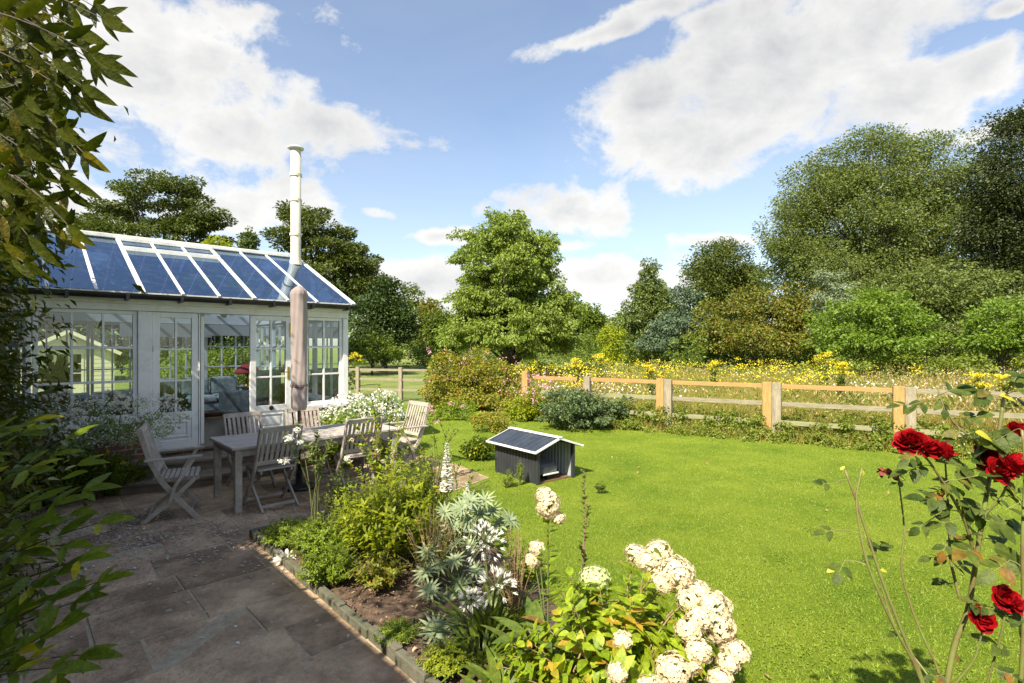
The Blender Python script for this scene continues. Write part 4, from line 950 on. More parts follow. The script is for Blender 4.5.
# left oak
Y = 42; X0 = px(165, Y)
tree('oak_tree', 'spreading oak rising behind the left part of the conservatory roof', 'tree', X0, Y, [lobe(165, 205, 44, 26, Y, X0), lobe(112, 208, 26, 12, Y, X0), lobe(200, 220, 26, 20, Y, X0), lobe(85, 230, 25, 16, Y, X0), lobe(150, 240, 70, 22, Y, X0), lobe(125, 190, 12, 7, Y, X0), lobe(176, 182, 26, 9, Y, X0)], 15, .45, MT['oak'], 150, 1.0, 34000, .22, flat=.36, shell=.7, nb=40)
Y = 50; X0 = px(248, Y)
tree('fir_tree', 'small pointed fir between the two oaks behind the roof', 'tree', X0, Y, [lobe(249, 226, 3, 9, Y, X0), lobe(249, 240, 9, 10, Y, X0), lobe(249, 262, 15, 18, Y, X0)], 13, .2, MT['conifer'], 130, .5, 9000, .2, flat=.5)
Y = 40; X0 = px(217, Y)
tree('round_tree', 'bright green round treetop just above the roof ridge', 'tree', X0, Y, [lobe(217, 250, 15, 15, Y, X0), lobe(215, 275, 22, 30, Y, X0)], 9, .2, MT['lime'], 90, .6, 6000, .2)
Y = 38; X0 = px(318, Y)
tree('oak_tree', 'tall open oak with drooping boughs behind the white flue', 'tree', X0, Y, [lobe(312, 226, 28, 20, Y, X0), lobe(332, 245, 34, 20, Y, X0), lobe(290, 240, 22, 16, Y, X0), lobe(350, 262, 30, 16, Y, X0), lobe(368, 285, 20, 14, Y, X0), lobe(315, 280, 45, 26, Y, X0), lobe(300, 212, 14, 8, Y, X0), lobe(340, 300, 30, 25, Y, X0)], 13, .42, MT['oak'], 150, .9, 34000, .20, flat=.36, shell=.7, nb=40)
Y = 36; X0 = px(384, Y)
tree('holly_tree', 'dark rounded evergreen tree right of the conservatory corner', 'tree', X0, Y, [lobe(384, 300, 22, 22, Y, X0), lobe(384, 328, 32, 30, Y, X0), lobe(390, 284, 10, 8, Y, X0), lobe(400, 325, 20, 24, Y, X0)], 6.5, .2, MT['ever'], 200, .6, 24000, .18, flat=.7, shell=.3)
Y = 33; X0 = px(372, Y)
tree('laurel_bush', 'low mid green bush in front of the dark evergreen tree', 'bush', X0, Y, [lobe(372, 346, 24, 12, Y, X0), lobe(392, 350, 15, 9, Y, X0), lobe(355, 352, 14, 8, Y, X0)], 2, .07, MT['mid'], 80, .4, 6000, .15)
# centre tree
Y = 25; X0 = px(510, Y)
tree('hornbeam_tree', 'broad layered green tree standing alone in the middle of the view', 'tree', X0, Y, [lobe(505, 262, 54, 34, Y, X0), lobe(508, 238, 42, 24, Y, X0), lobe(513, 222, 20, 10, Y, X0), lobe(508, 290, 56, 36, Y, X0), lobe(492, 213, 7, 9, Y, X0), lobe(519, 209, 6, 9, Y, X0), lobe(531, 216, 8, 9, Y, X0), lobe(552, 238, 13, 12, Y, X0), lobe(462, 262, 14, 12, Y, X0), lobe(561, 296, 18, 12, Y, X0), lobe(478, 300, 34, 24, Y, X0), lobe(545, 310, 42, 26, Y, X0), lobe(510, 330, 70, 24, Y, X0), lobe(470, 330, 30, 18, Y, X0), lobe(555, 335, 26, 16, Y, X0), lobe(540, 255, 24, 22, Y, X0), lobe(468, 240, 16, 12, Y, X0)], 7.5, .2, MT['centre'], 800, .40, 100000, .125, flat=.45, shell=.3, droop=.55, nb=40)
# birches / poplars / others in the middle distance
Y = 45; X0 = px(648, Y)
tree('poplar_tree', 'tall pointed green tree between the middle tree and the dark round tree', 'tree', X0, Y, [lobe(650, 257, 5, 12, Y, X0), lobe(650, 268, 11, 14, Y, X0), lobe(648, 288, 19, 18, Y, X0), lobe(652, 308, 28, 20, Y, X0), lobe(646, 330, 38, 22, Y, X0)], 9, .2, MT['conifer'], 340, .5, 32000, .19, flat=.6, shell=.2)
Y = 40; X0 = px(682, Y)
tree('spruce_tree', 'blue grey spruce with low branches beside the pointed tree', 'tree', X0, Y, [lobe(685, 300, 16, 14, Y, X0), lobe(680, 325, 32, 18, Y, X0), lobe(668, 342, 34, 12, Y, X0), lobe(700, 338, 18, 14, Y, X0)], 5, .2, MT['blue'], 180, .5, 15000, .17, flat=.4)
Y = 36; X0 = px(612, Y)
tree('weeping_tree', 'little bright green weeping tree at the far side of the meadow', 'tree', X0, Y, [lobe(612, 336, 13, 13, Y, X0), lobe(612, 350, 11, 12, Y, X0)], 2.4, .09, MT['lime'], 60, .4, 4500, .14, droop=.6)
Y = 75; X0 = px(722, Y)
tree('round_tree', 'dark rounded distant tree left of the huge right-hand tree', 'tree', X0, Y, [lobe(722, 268, 34, 30, Y, X0), lobe(705, 285, 24, 26, Y, X0), lobe(745, 285, 22, 26, Y, X0), lobe(722, 310, 40, 32, Y, X0)], 17, .5, MT['oak'], 300, 1.7, 40000, .33, flat=.65, shell=.3)
# huge tree at the right
Y = 52; X0 = px(880, Y)
tree('ash_tree', 'huge spreading green tree dominating the right of the view', 'tree', X0, Y, [lobe(870, 165, 60, 34, Y, X0), lobe(815, 195, 42, 38, Y, X0), lobe(930, 175, 48, 38, Y, X0), lobe(790, 235, 34, 34, Y, X0), lobe(870, 225, 70, 50, Y, X0), lobe(940, 235, 55, 50, Y, X0), lobe(830, 270, 70, 34, Y, X0), lobe(900, 290, 80, 40, Y, X0), lobe(985, 180, 20, 40, Y, X0)], 22, .8, MT['willow'], 460, 1.9, 190000, .22, flat=.55, shell=.4, nb=50, asp=.5)
Y = 40; X0 = px(1010, Y)
tree('oak_tree', 'dark tall oak at the right edge of the view', 'tree', X0, Y, [lobe(1000, 140, 26, 26, Y, X0), lobe(1030, 125, 34, 20, Y, X0), lobe(1010, 185, 45, 36, Y, X0), lobe(990, 225, 30, 34, Y, X0), lobe(1040, 240, 60, 50, Y, X0), lobe(1000, 280, 44, 34, Y, X0), lobe(1090, 180, 50, 60, Y, X0)], 18, .6, MT['dark'], 330, 1.4, 95000, .19, flat=.55, shell=.4, nb=40)
# shrub belt
Y = 34; X0 = px(765, Y)
tree('hawthorn_bush', 'wide olive and russet thorn thicket below the huge tree', 'bush', X0, Y, [lobe(735, 318, 36, 30, Y, X0), lobe(775, 315, 40, 30, Y, X0), lobe(775, 322, 34, 26, Y, X0), lobe(790, 305, 26, 20, Y, X0), lobe(815, 320, 30, 30, Y, X0), lobe(760, 340, 70, 16, Y, X0)], 5, .12, MT['brown'], 330, .55, 30000, .16, flat=.6)
Y = 30; X0 = px(832, Y)
tree('silver_poplar', 'pale silver leaved treetop poking up behind the bright round bush', 'tree', X0, Y, [lobe(824, 275, 9, 10, Y, X0), lobe(842, 282, 10, 10, Y, X0), lobe(833, 300, 20, 16, Y, X0), lobe(833, 325, 22, 20, Y, X0)], 5.5, .12, MT['silver'], 90, .35, 6500, .13)
Y = 26; X0 = px(870, Y)
tree('hazel_bush', 'bright yellow-green rounded bush in sun beyond the meadow', 'bush', X0, Y, [lobe(868, 315, 46, 28, Y, X0), lobe(840, 330, 32, 22, Y, X0), lobe(905, 330, 30, 22, Y, X0), lobe(870, 342, 64, 16, Y, X0)], 3, .07, MT['hazel'], 260, .38, 22000, .14)
Y = 32; X0 = px(925, Y)
tree('willow_bush', 'grey green willow scrub between the bright bushes on the right', 'bush', X0, Y, [lobe(925, 290, 45, 26, Y, X0), lobe(950, 310, 40, 30, Y, X0), lobe(885, 290, 30, 22, Y, X0), lobe(940, 335, 50, 20, Y, X0), lobe(985, 300, 40, 34, Y, X0)], 5, .12, MT['willow'], 300, .6, 26000, .17)
Y = 24; X0 = px(1000, Y)
tree('hazel_bush', 'bright green bush at the right edge beyond the meadow', 'bush', X0, Y, [lobe(1000, 320, 30, 26, Y, X0), lobe(1030, 325, 40, 30, Y, X0), lobe(1005, 340, 42, 16, Y, X0)], 3, .07, MT['hazel'], 190, .38, 15000, .13)
# far wood
g = np.random.default_rng(77); lv = LV(); n = 0
for i in range(80):
    x = g.uniform(-170, 150); Y = g.uniform(85, 120); hgt = g.uniform(4, 9.5) if -60 < x < 60 else g.uniform(9, 14); wd = g.uniform(3, 6)
    lob = [(x, Y, hgt*.5, wd, wd, hgt*.5), (x+g.uniform(-3, 3), Y, hgt*.75, wd*.6, wd*.6, hgt*.3)]
    crown(lv, None, lob, 26, 1.6, 900, .62, g)
props(lv.build('far_wood', MT['mid']), 'far belt of mixed trees closing the fields', 'wood', kind='stuff')
g = np.random.default_rng(78)
spec = [(425, 322, 20, 26, 55, 'brown', 'thin green and russet tree left of the middle tree'), (440, 330, 18, 22, 42, 'mid', 'small light green tree tucked behind the hedge and the middle tree'), (592, 325, 14, 18, 60, 'mid', 'small rounded tree just right of the middle tree in the distance'), (575, 318, 14, 18, 75, 'oak', 'dim far tree between the middle tree and the weeping tree'), (628, 338, 16, 14, 55, 'ever', 'dark low tree behind the little weeping tree'), (410, 312, 16, 30, 70, 'conifer', 'grey green distant conifer right of the dark evergreen tree')]
for (cx, cy, rx, ry, Y, mt, lab) in spec:
    X0 = px(cx, Y); tree('field_tree', lab, 'tree', X0, Y, [lobe(cx, cy, rx, ry, Y, X0), lobe(cx+6, cy+12, rx*.9, ry*.8, Y, X0)], zz(cy-ry, Y)*.8, .18, MT[mt], 90, Y*.014, 7000, Y*.0048)
g = np.random.default_rng(79); lv = LV()
for i in range(46):
    x = 520+i*13+g.uniform(-5, 5); Y = g.uniform(27, 31); X0 = px(x, Y)
    if x > 800: Y = g.uniform(22, 25)
    h = g.uniform(.5, .95) if x < 800 else g.uniform(1.25, 1.75)
    crown(lv, None, [(px(x, Y), Y, h*.45, .7, .7, h*.55)], 10, .3, 520, .11, g)
props(lv.build('bramble_bank', MT['weed']), 'rough bank of weeds and brambles behind the meadow', 'brambles', kind='stuff')
# hedge with roses and dark shrub near the fence
Y = 15.6; X0 = px(472, Y)
hd = tree('mixed_hedge', 'short mixed hedge with russet leaves and pink blossoms behind the lawn', 'hedge', X0, Y, [lobe(445, 380, 24, 28, Y, X0), lobe(475, 378, 26, 28, Y, X0), lobe(502, 384, 22, 26, Y, X0), lobe(470, 395, 45, 16, Y, X0)], 1.5, .05, MT['mixed'], 260, .22, 20000, .075, shell=.6)
lv = LV(); g = np.random.default_rng(5); n = 34; C = np.stack([g.uniform(-1.3, 1.3, n), g.uniform(-.9, -.2, n), g.uniform(.3, 1.75, n)], 1); k = np.repeat(np.arange(n), 6); dd = rdir(len(k), g); lv.add(C[k]+dd*.02, dd, rdir(len(k), g), .05, .045, 'kite', .1); lv.build('blossom', MT['pink'], hd)
Y = 11.75; X0 = px(578, Y)
tree('dark_shrub', 'dark blue green rounded shrub in front of the fence', 'shrub', X0, Y, [lobe(568, 402, 30, 14, Y, X0), lobe(590, 408, 30, 16, Y, X0), lobe(575, 415, 38, 12, Y, X0), lobe(620, 404, 14, 10, Y, X0)], .8, .03, MT['darkshrub'], 150, .13, 9000, .06)
Y = 13.0; X0 = px(531, Y)
pr_ = tree('rambling_rose', 'rambling rose with pink flowers on the fence beside the mixed hedge', 'rose', X0, Y, [lobe(531, 400, 14, 18, Y, X0), lobe(522, 410, 16, 12, Y, X0)], .9, .02, MT['lime'], 60, .14, 2400, .06)
lv = LV(); n = 22; C = np.stack([g.uniform(-.25, .5, n), g.uniform(-.5, -.25, n), g.uniform(.5, 1.15, n)], 1); k = np.repeat(np.arange(n), 9); dd = rdir(len(k), g); lv.add(C[k]+dd*.02, dd, rdir(len(k), g), .05, .045, 'kite', .1); lv.build('blossom', MT['pink'], pr_)
for (x, y, Y, rx, rz_, mt, lab) in ((452, 408, 13.2, 26, .42, 'cover', 'low yellow green perennial clump in front of the mixed hedge'), (492, 424, 11.3, 22, .36, 'mixed', 'russet and yellow perennial clump behind the mower shed'), (478, 455, 8.6, 16, .3, 'fern', 'dark leafy perennial left of the mower shed'), (512, 395, 13.6, 14, .5, 'mixed', 'orange tinged shrub at the right end of the mixed hedge')):
    X0 = px(x, Y); tree('perennial', lab, 'plant', X0, Y, [(0, 0, rz_*.6, rx/F*Y, rx/F*Y*.8, rz_*.6)], .3, .012, MT[mt], 45, .10, 1800, .05)

# meadow ---------------------------------------------------------------
g = np.random.default_rng(21)
def meadowpts(n, ymin, ymax):
    Y = ymin*(ymax/ymin)**g.random(n); X = g.uniform(-.0, 1.45, n)*Y
    k = (X-FA[0])*FU[1]-(Y-FA[1])*FU[0]
    side = (X-FA[0])*nrm[0]+(Y-FA[1])*nrm[1]
    ok = side < -.12
    return X[ok], Y[ok]
X, Y_ = meadowpts(150000, 7, 30); n = len(X)
lv = LV(); D = rdir(n, g); D[:, 2] = np.abs(D[:, 2])+1.6; h = g.uniform(.3, .75, n)*(1+.2*np.sin(X*.9)*np.cos(Y_*.7)); lv.add(np.stack([X, Y_, np.zeros(n)], 1), D, rdir(n, g), h, .011*np.maximum(1, Y_/12), 'tri', .12)
props(lv.build('meadow_grass', MT['meadow']), 'long dry meadow grass beyond the fence', 'meadow grass', kind='stuff')
X, Y_ = meadowpts(22000, 8.5, 30); n = len(X); lv = LV(); D = rdir(n, g); D[:, 2] = np.abs(D[:, 2])+.6
cl = np.sin(X*.55+1)*np.cos(Y_*.4)+g.normal(size=n)*.5; k = cl > -.1; X = X[k]; Y_ = Y_[k]; D = D[k]; n = len(X)
lv.add(np.stack([X, Y_, g.uniform(.4, .9, n)], 1), D, rdir(n, g), .09, .026, 'kite', .1)
props(lv.build('meadow_seed_heads', MT['tan']), 'tan seed heads and dock over the meadow', 'seed heads', kind='stuff')
X, Y_ = meadowpts(8000, 9, 26); n = len(X); lv = LV(); k = (np.sin(X*.7)+np.cos(Y_*.8+1)+g.normal(size=n)*.6 > 1.1); X = X[k]; Y_ = Y_[k]; n = len(X)
lv.add(np.stack([X, Y_, g.uniform(.55, .8, n)], 1), rdir(n, g), rdir(n, g)*.4+[0, 0, 1], .06, .055, 'kite', .0)
props(lv.build('meadow_white_flowers', MT['white_f']), 'small white meadow flowers beyond the fence', 'wild flowers', kind='stuff')
X, Y_ = meadowpts(1500, 13, 28); n = len(X); rr = (X/Y_); k = (1.2*np.sin(X*.9+2+Y_*.3)+np.sin(Y_*1.7)+g.normal(size=n)*.7 + np.where(rr < .62, .45, -.9) > 1.0); X = X[k]; Y_ = Y_[k]; n = len(X)
lv = LV(); m_ = 18; ci = np.repeat(np.arange(n), m_); Zc = g.uniform(.65, 1.25, n); o = g.normal(size=(n*m_, 3))*[.13, .13, .05]
lv.add(np.stack([X[ci], Y_[ci], Zc[ci]], 1)+o, rdir(n*m_, g), rdir(n*m_, g)*.5+[0, 0, 1], .048, .048, 'kite', .0)
props(lv.build('meadow_ragwort', MT['yellow']), 'drifts of yellow ragwort flowers through the meadow', 'wild flowers', kind='stuff')
def ragwort(x, y, h, label, nh=9):
    t = thing('ragwort_plant', label, 'ragwort', (x, y, 0), 0, 'single ragwort plants standing above the meadow')
    b = MB(); lv = LV(); lg = LV()
    for i in range(nh):
        a = g.uniform(0, 6.28); r = g.uniform(.05, .3); tp = np.array([r*math.cos(a), r*math.sin(a), h*g.uniform(.75, 1)]); b.tube([(0, 0, 0), (tp[0]*.3, tp[1]*.3, tp[2]*.6), tp], [.012, .008, .004], 5)
        n = 45; lv = LV(); lv.add(tp+g.normal(size=(n, 3))*[.07, .07, .02], rdir(n, g), rdir(n, g)*.4+[0, 0, 1], .045, .045, 'kite', 0); lv.build('flower_head', MT['yellow'], t)
        n = 26; tt_ = g.random((n, 1)); lg.add(np.array([0, 0, .1])+(tp-[0, 0, .1])*tt_*.95, rdir(n, g), rdir(n, g), .13, .045, 'leaf', .3)
    b.build('stems', MT['stem'], t); lg.build('leaves', MT['mid'], t)
for (x, y, Y, lab) in ((822, 350, 17, 'tall ragwort with yellow heads in front of the bright round bush'), (840, 362, 15, 'ragwort right beside the tallest one by the bright round bush'), (655, 365, 14.5, 'ragwort standing above the fence rail at the paired post nearest the middle'), (598, 352, 19, 'ragwort at the far left of the meadow near the middle tree'), (985, 372, 11.5, 'ragwort at the right edge above the grey top rail'), (1010, 375, 11, 'rightmost ragwort just above the red roses'), (355, 352, 24, 'lone yellow flowering plant at the foot of the dark evergreen tree'), (575, 356, 17, 'ragwort beside the mixed hedge under the middle tree'), (715, 362, 17, 'ragwort above the top rail between the two middle paired posts')):
    ragwort(px(x, Y), Y, zz(y, Y), lab)
# weeds at the fence foot, both sides
lv = LV(); g = np.random.default_rng(31); lob = []
for k_ in np.arange(-2.3, 3.7, .05):
    for s in (-.25, .05, .3):
        p_ = fpt(k_+g.normal()*.03); p_ = p_+nrm*(s+g.normal()*.08); h = g.uniform(.08, .22) if s > .1 else g.uniform(.2, .6); r = g.uniform(.1, .26)
        if g.random() < .85: lob.append((p_[0], p_[1], h*.5, r, r, h*.55))
crown(lv, None, lob, 1900, .09, 80000, .05, g, prof='kite')
props(lv.build('fence_weeds', MT['weed']), 'nettles and weeds growing along the foot of the fence', 'weeds', kind='stuff')
lv = LV(); n = 9000; kk = g.uniform(-2.3, 3.7, n); s = g.normal(size=n)*.22; Pp = FA+FD*kk[:, None]+nrm*s[:, None]; D = rdir(n, g); D[:, 2] = np.abs(D[:, 2])+1.2; lv.add(np.c_[Pp, np.zeros(n)], D, rdir(n, g), g.uniform(.1, .4, n), .011, 'tri', .2)
props(lv.build('fence_grass', MT['meadow']), 'uncut grass tufts along the fence', 'grass', kind='stuff')

# continuous thicket under the big trees, and tall green growth in the meadow
g = np.random.default_rng(83); lv = LV(); lob = []
for i in range(90):
    x = 690+i*5.2+g.uniform(-4, 4); Y = g.uniform(33, 42); h = g.uniform(2.0, 3.6); lob.append((px(x, Y), Y, h*.5, 1.3, 1.2, h*.55))
for i in range(60):
    x = 345+i*5.8+g.uniform(-4, 4); Y = g.uniform(42, 55); h = g.uniform(1.6, 3.2); lob.append((px(x, Y), Y, h*.5, 1.6, 1.2, h*.55))
crown(lv, None, lob, 1100, .6, 60000, .2, g, shell=.4)
props(lv.build('thicket', MT['mid']), 'dense green thicket closing the gaps under the far trees', 'thicket', kind='stuff')
g = np.random.default_rng(84); lv = LV(); X, Y_ = meadowpts(700, 10, 27); lob = [(a, b_, g.uniform(.2, .4), g.uniform(.2, .5), .3, g.uniform(.3, .55)) for a, b_ in zip(X, Y_)]
crown(lv, None, lob, 1500, .16, 46000, .08, g, asp=.3)
props(lv.build('meadow_weeds', MT['weed']), 'tall green weeds growing through the dry meadow grass', 'weeds', kind='stuff')
# ------------------------------------------------------------ garden plants
def bez(a, b, c, n=8):
    t = np.linspace(0, 1, n)[:, None]; a, b, c = map(lambda v: np.array(v, float), (a, b, c)); return (1-t)**2*a+2*t*(1-t)*b+t**2*c
def along(pts, t):
    n = len(pts)-1; i = np.minimum((t*n).astype(int), n-1); f = (t*n-i)[:, None]
    return pts[i]*(1-f)+pts[i+1]*f, unit(pts[i+1]-pts[i])
def leafy(mbs, lvs, pts, r0, nl, L_, W, g, t0=.15, ang=.9, prof='leaf', curl=.25, updir=.2, pair=False, whorl=0, planar=None):
    mbs.tube(pts, list(np.linspace(r0, r0*.35, len(pts))), 6)
    t = np.sort(t0+(1-t0)*g.random(nl)) if not pair else np.repeat(np.linspace(t0, 1, nl//2), 2)[:nl]
    P, T = along(pts, np.minimum(t, .999))
    if planar is not None:
        S = unit(np.cross(T, planar)); sg = np.where(np.arange(len(t)) % 2 == 0, 1, -1)[:, None]; D = unit(T*(.75)+S*sg*ang+g.normal(size=P.shape)*.18); N = np.broadcast_to(np.array(planar, float), P.shape)+g.normal(size=P.shape)*.25
    else:
        S = unit(np.cross(T, rdir(len(t), g))); D = unit(T*.55+S*ang+[0, 0, updir]); N = unit(T+[0, 0, .6]+g.normal(size=P.shape)*.25)
    sc = (.65+.5*g.random(len(t)))*(1-.35*t)
    lvs.add(P, D, N, L_*sc, W*sc, prof, curl*(.5+g.random(len(t))))
def plant(name, label, cat, loc, group=None): return thing(name, label, cat, loc, 0, group)
G = np.random.default_rng(50)

# climber over the house wall and out beside the camera -------------------
cl = plant('climbing_vine', 'dense leafy climber on the shaded house wall at the left edge', 'climber', L2W(XL, -5))
base = np.array(cl.location)
lv = LV(); g = np.random.default_rng(61); C = []
for i in range(760):
    m_ = g.uniform(-4.6, -.3); u_ = g.uniform(.08, .55+.5*g.random()); z = g.uniform(.1, 4.3)
    if i > 640: m_ = g.uniform(-8.5, -4.6); u_ = g.uniform(.06, .3); z = g.uniform(.1, 2.3)
    C.append(P0+U*(XL+u_)+M_*m_+[0, 0, z]-base)
C = np.array(C); n = 55; ci = np.repeat(np.arange(len(C)), n); P = C[ci]+g.normal(size=(len(ci), 3))*.17
D = unit(U*.6+rdir(len(ci), g)*.7+[0, 0, -.4]); N = unit(U*.5+rdir(len(ci), g)*.6+[0, 0, .6]); L_ = g.uniform(.05, .11, len(ci)); lv.add(P, D, N, L_, L_*.42, 'kite', .15)
lv.build('leaves', MT['wist_shade'], cl)
b = MB()
for m_ in (-4.2, -3.1, -2.4, -1.6, -.9):
    p0 = P0+U*(XL+.25)+M_*m_-base; pts = [p0+np.array([0, 0, z])+g.normal(size=3)*[.05, .05, 0] for z in np.linspace(0, 4.0, 9)]; b.tube(pts, list(np.linspace(.045, .012, 9)), 7)
b.build('stems', MT['bark'], cl)
# long arching shoots near the camera, top left
def shoots(name, label, cat, tips, mat, L_, W, nl, sag, r0=.003, root=None, seed=1, planar=(0.1, -.55, .8), fork=0):
    g = np.random.default_rng(seed); t = plant(name, label, cat, root); rt = np.array(root, float); b = MB(); lv = LV()
    for (x, y, Y, sx_, sy_, sY) in tips:
        a = at(sx_, sy_, sY)-rt; e_ = at(x, y, Y)-rt; mid = (a+e_)/2+np.array([0, 0, sag]); pts = bez(a, mid, e_, 8)
        leafy(b, lv, pts, r0, nl, L_, W, g, t0=.05, ang=.75, planar=planar, pair=True, curl=.18)
        lv.add(pts[-1:], unit(pts[-1]-pts[-2]), planar, L_*1.05, W, 'leaf', .15)
    b.build('stems', MT['bark'], t); lv.build('leaves', mat, t); return t
g = np.random.default_rng(62); tips = []
for (x, y, Y) in [(118, 6, 1.35), (128, 18, 1.3), (100, 30, 1.25), (112, 52, 1.2), (118, 62, 1.35), (104, 85, 1.25), (82, 70, 1.3), (92, 95, 1.3), (70, 60, 1.2), (95, 2, 1.5), (78, 18, 1.5), (66, 38, 1.4), (60, 78, 1.5), (70, 96, 1.4), (76, 128, 1.25), (84, 132, 1.4), (106, 152, 1.3), (95, 146, 1.4), (80, 174, 1.3), (62, 150, 1.5), (70, 120, 1.35), (50, 165, 1.3), (85, 190, 1.35), (60, 200, 1.3), (88, 225, 1.25), (76, 230, 1.35), (60, 215, 1.5), (40, 235, 1.3), (50, 120, 1.6), (40, 60, 1.5), (45, 20, 1.4), (35, 95, 1.3), (30, 180, 1.4), (25, 210, 1.3), (20, 250, 1.4), (35, 262, 1.35), (100, -30, 1.4), (70, -40, 1.3)]:
    x = x*.84-6; tips.append((x, y, Y, -60+g.uniform(-50, 30), y-60+g.uniform(-50, 20), Y+g.uniform(0, .5)))
for i in range(52):
    x = g.uniform(-30, 40); y = g.uniform(-40, 270); Y = g.uniform(1.25, 2.0); tips.append((x, y, Y, x-g.uniform(90, 160), y-g.uniform(20, 90), Y+g.uniform(0, .4)))
shoots('wisteria', 'wisteria shoots with long leaves in shade-darkened green hanging in at the top left', 'climber', tips, MT['wist_shade'], .11, .030, 16, .06, root=(-2.0, 1.0, .0), seed=3, planar=(.35, -.72, -.45))  # leaf faces turned edge-on to the sun so they look shaded
b = MB(); rt = np.array([-2.0, 1.0, 0]); pts = [np.array([0, 0, 0.]), np.array([.02, .02, .8]), np.array([-.03, 0, 1.6]), np.array([.1, .1, 2.4]), np.array([.25, .35, 2.9]), np.array([.3, .7, 3.0])]
o = b.tube(pts, [.05, .045, .04, .03, .02, .012], 9).build('trunk', MT['bark'], [o_ for o_ in COL.objects if o_.name == 'wisteria'][0], smooth=True)
# glossy shrub lower left
tips = []; g = np.random.default_rng(63)
for (x, y, Y) in [(75, 440, 1.5), (60, 455, 1.6), (88, 465, 1.5), (70, 480, 1.4), (95, 490, 1.35), (60, 505, 1.3), (112, 523, 1.3), (80, 515, 1.4), (75, 545, 1.3), (90, 560, 1.2), (66, 575, 1.3), (110, 582, 1.25), (60, 600, 1.2), (85, 602, 1.3), (70, 625, 1.15), (92, 655, 1.15), (60, 668, 1.1), (48, 640, 1.2), (40, 585, 1.3), (30, 530, 1.3), (35, 470, 1.4), (50, 690, 1.1), (30, 700, 1.0), (20, 430, 1.5), (25, 650, 1.2)]:
    x = x*.92-4; tips.append((x, y, Y, -70+g.uniform(-60, 30), y+60+g.uniform(-20, 60), Y+g.uniform(0, .4)))
for i in range(24):
    x = g.uniform(-40, 35); y = g.uniform(420, 720); Y = g.uniform(1.2, 1.9); tips.append((x, y, Y, x-g.uniform(80, 150), y+g.uniform(20, 90), Y+g.uniform(0, .4)))
tips = [t for t in tips]
shoots('glossy_shrub', 'shaded shrub with long glossy leaves in the lower left corner', 'shrub', tips, MT['fern'], .105, .031, 10, .04, root=(-2.1, 1.5, .0), seed=4, planar=(.2, -.45, .85))
b = MB(); rg = np.random.default_rng(9)
for i in range(9): a = rg.uniform(-.3, .3, 2); b.tube([(a[0]*.3, a[1]*.3, 0), (a[0]*.8, a[1]*.7, .6), (a[0]*1.3+.1, a[1], 1.25)], [.018, .014, .007], 6)
b.build('branches', MT['bark'], [o_ for o_ in COL.objects if o_.name == 'glossy_shrub'][0])
# small leaved climber mid left
t = plant('jasmine', 'small-leaved climber with tiny white flowers on the left of the conservatory windows', 'climber', L2W(-2.1, -1.3)); base = np.array(t.location)
lv = LV(); lw = LV(); g = np.random.default_rng(64); n = 15000
P = np.stack([g.uniform(-.55, .42, n), g.uniform(-.5, .6, n), g.uniform(.05, 2.55, n)], 1); P[:, 0] *= (.75+.35*np.sin(P[:, 2]*5)); Wp = P[:, :1]*U+P[:, 1:2]*M_+P[:, 2:]*[0, 0, 1]
lv.add(Wp, unit(rdir(n, g)+[0, 0, -.2]), rdir(n, g)+[0, 0, .5], .045, .02, 'kite', .1); lv.build('leaves', MT['jas'], t)
k = g.choice(n, 420, replace=False); ci = np.repeat(k, 5); dd = rdir(len(ci), g); lw.add(Wp[ci]+U*.05-M_*.05, dd, rdir(len(ci), g), .014, .012, 'kite'); lw.build('flowers', MT['white_f'], t)
b = MB()
for i in range(6): a = g.uniform(-.3, .3, 2); b.tube([a[0]*U+a[1]*M_, a[0]*U*1.2+a[1]*M_+np.array([0, 0, 1.3]), a[1]*U+a[0]*M_+np.array([0, 0, 2.4])], [.015, .01, .005], 6)
b.build('stems', MT['bark'], t)

# strap-leaved clump helper, white umbels helper ------------------------
def straps(lv, c, n, L_, W, g, spread=.12, lean=.8, curl=.6):
    a = g.uniform(0, 6.28, n); r = g.random(n)*spread; P = np.stack([c[0]+r*np.cos(a), c[1]+r*np.sin(a), np.full(n, c[2])], 1)
    D = np.stack([np.cos(a)*lean*g.random(n), np.sin(a)*lean*g.random(n), np.ones(n)], 1); N = np.stack([-np.cos(a), -np.sin(a), np.full(n, .6)], 1)
    lv.add(P, D, -N if False else N, L_*(.6+.5*g.random(n)), W, 'strap', curl*(.4+.8*g.random(n)))
def umbel(mbs, lv, c, r, g, n=34, L_=.03, npet=5):
    """agapanthus head: pedicels and small open trumpets"""
    d = unit(rdir(n, g)+[0, 0, .35]); tips_ = c+d*r*(.75+.3*g.random((n, 1)))
    for q_ in tips_: mbs.tube([c, (c+q_)/2+[0, 0, r*.1], q_], [.0022, .0018, .0018], 4, cap=False)
    ci = np.repeat(np.arange(n), npet); ax = d[ci]; ph = np.tile(np.arange(npet)*2*math.pi/npet, n); e1 = unit(np.cross(ax, [0.3, .2, .9])); e2 = np.cross(ax, e1)
    s = e1*np.cos(ph)[:, None]+e2*np.sin(ph)[:, None]; lv.add(tips_[ci]-ax*.012, unit(ax*1.0+s*.6), unit(ax*.6-s), L_*1.25, L_*.34, 'leaf', -.2)
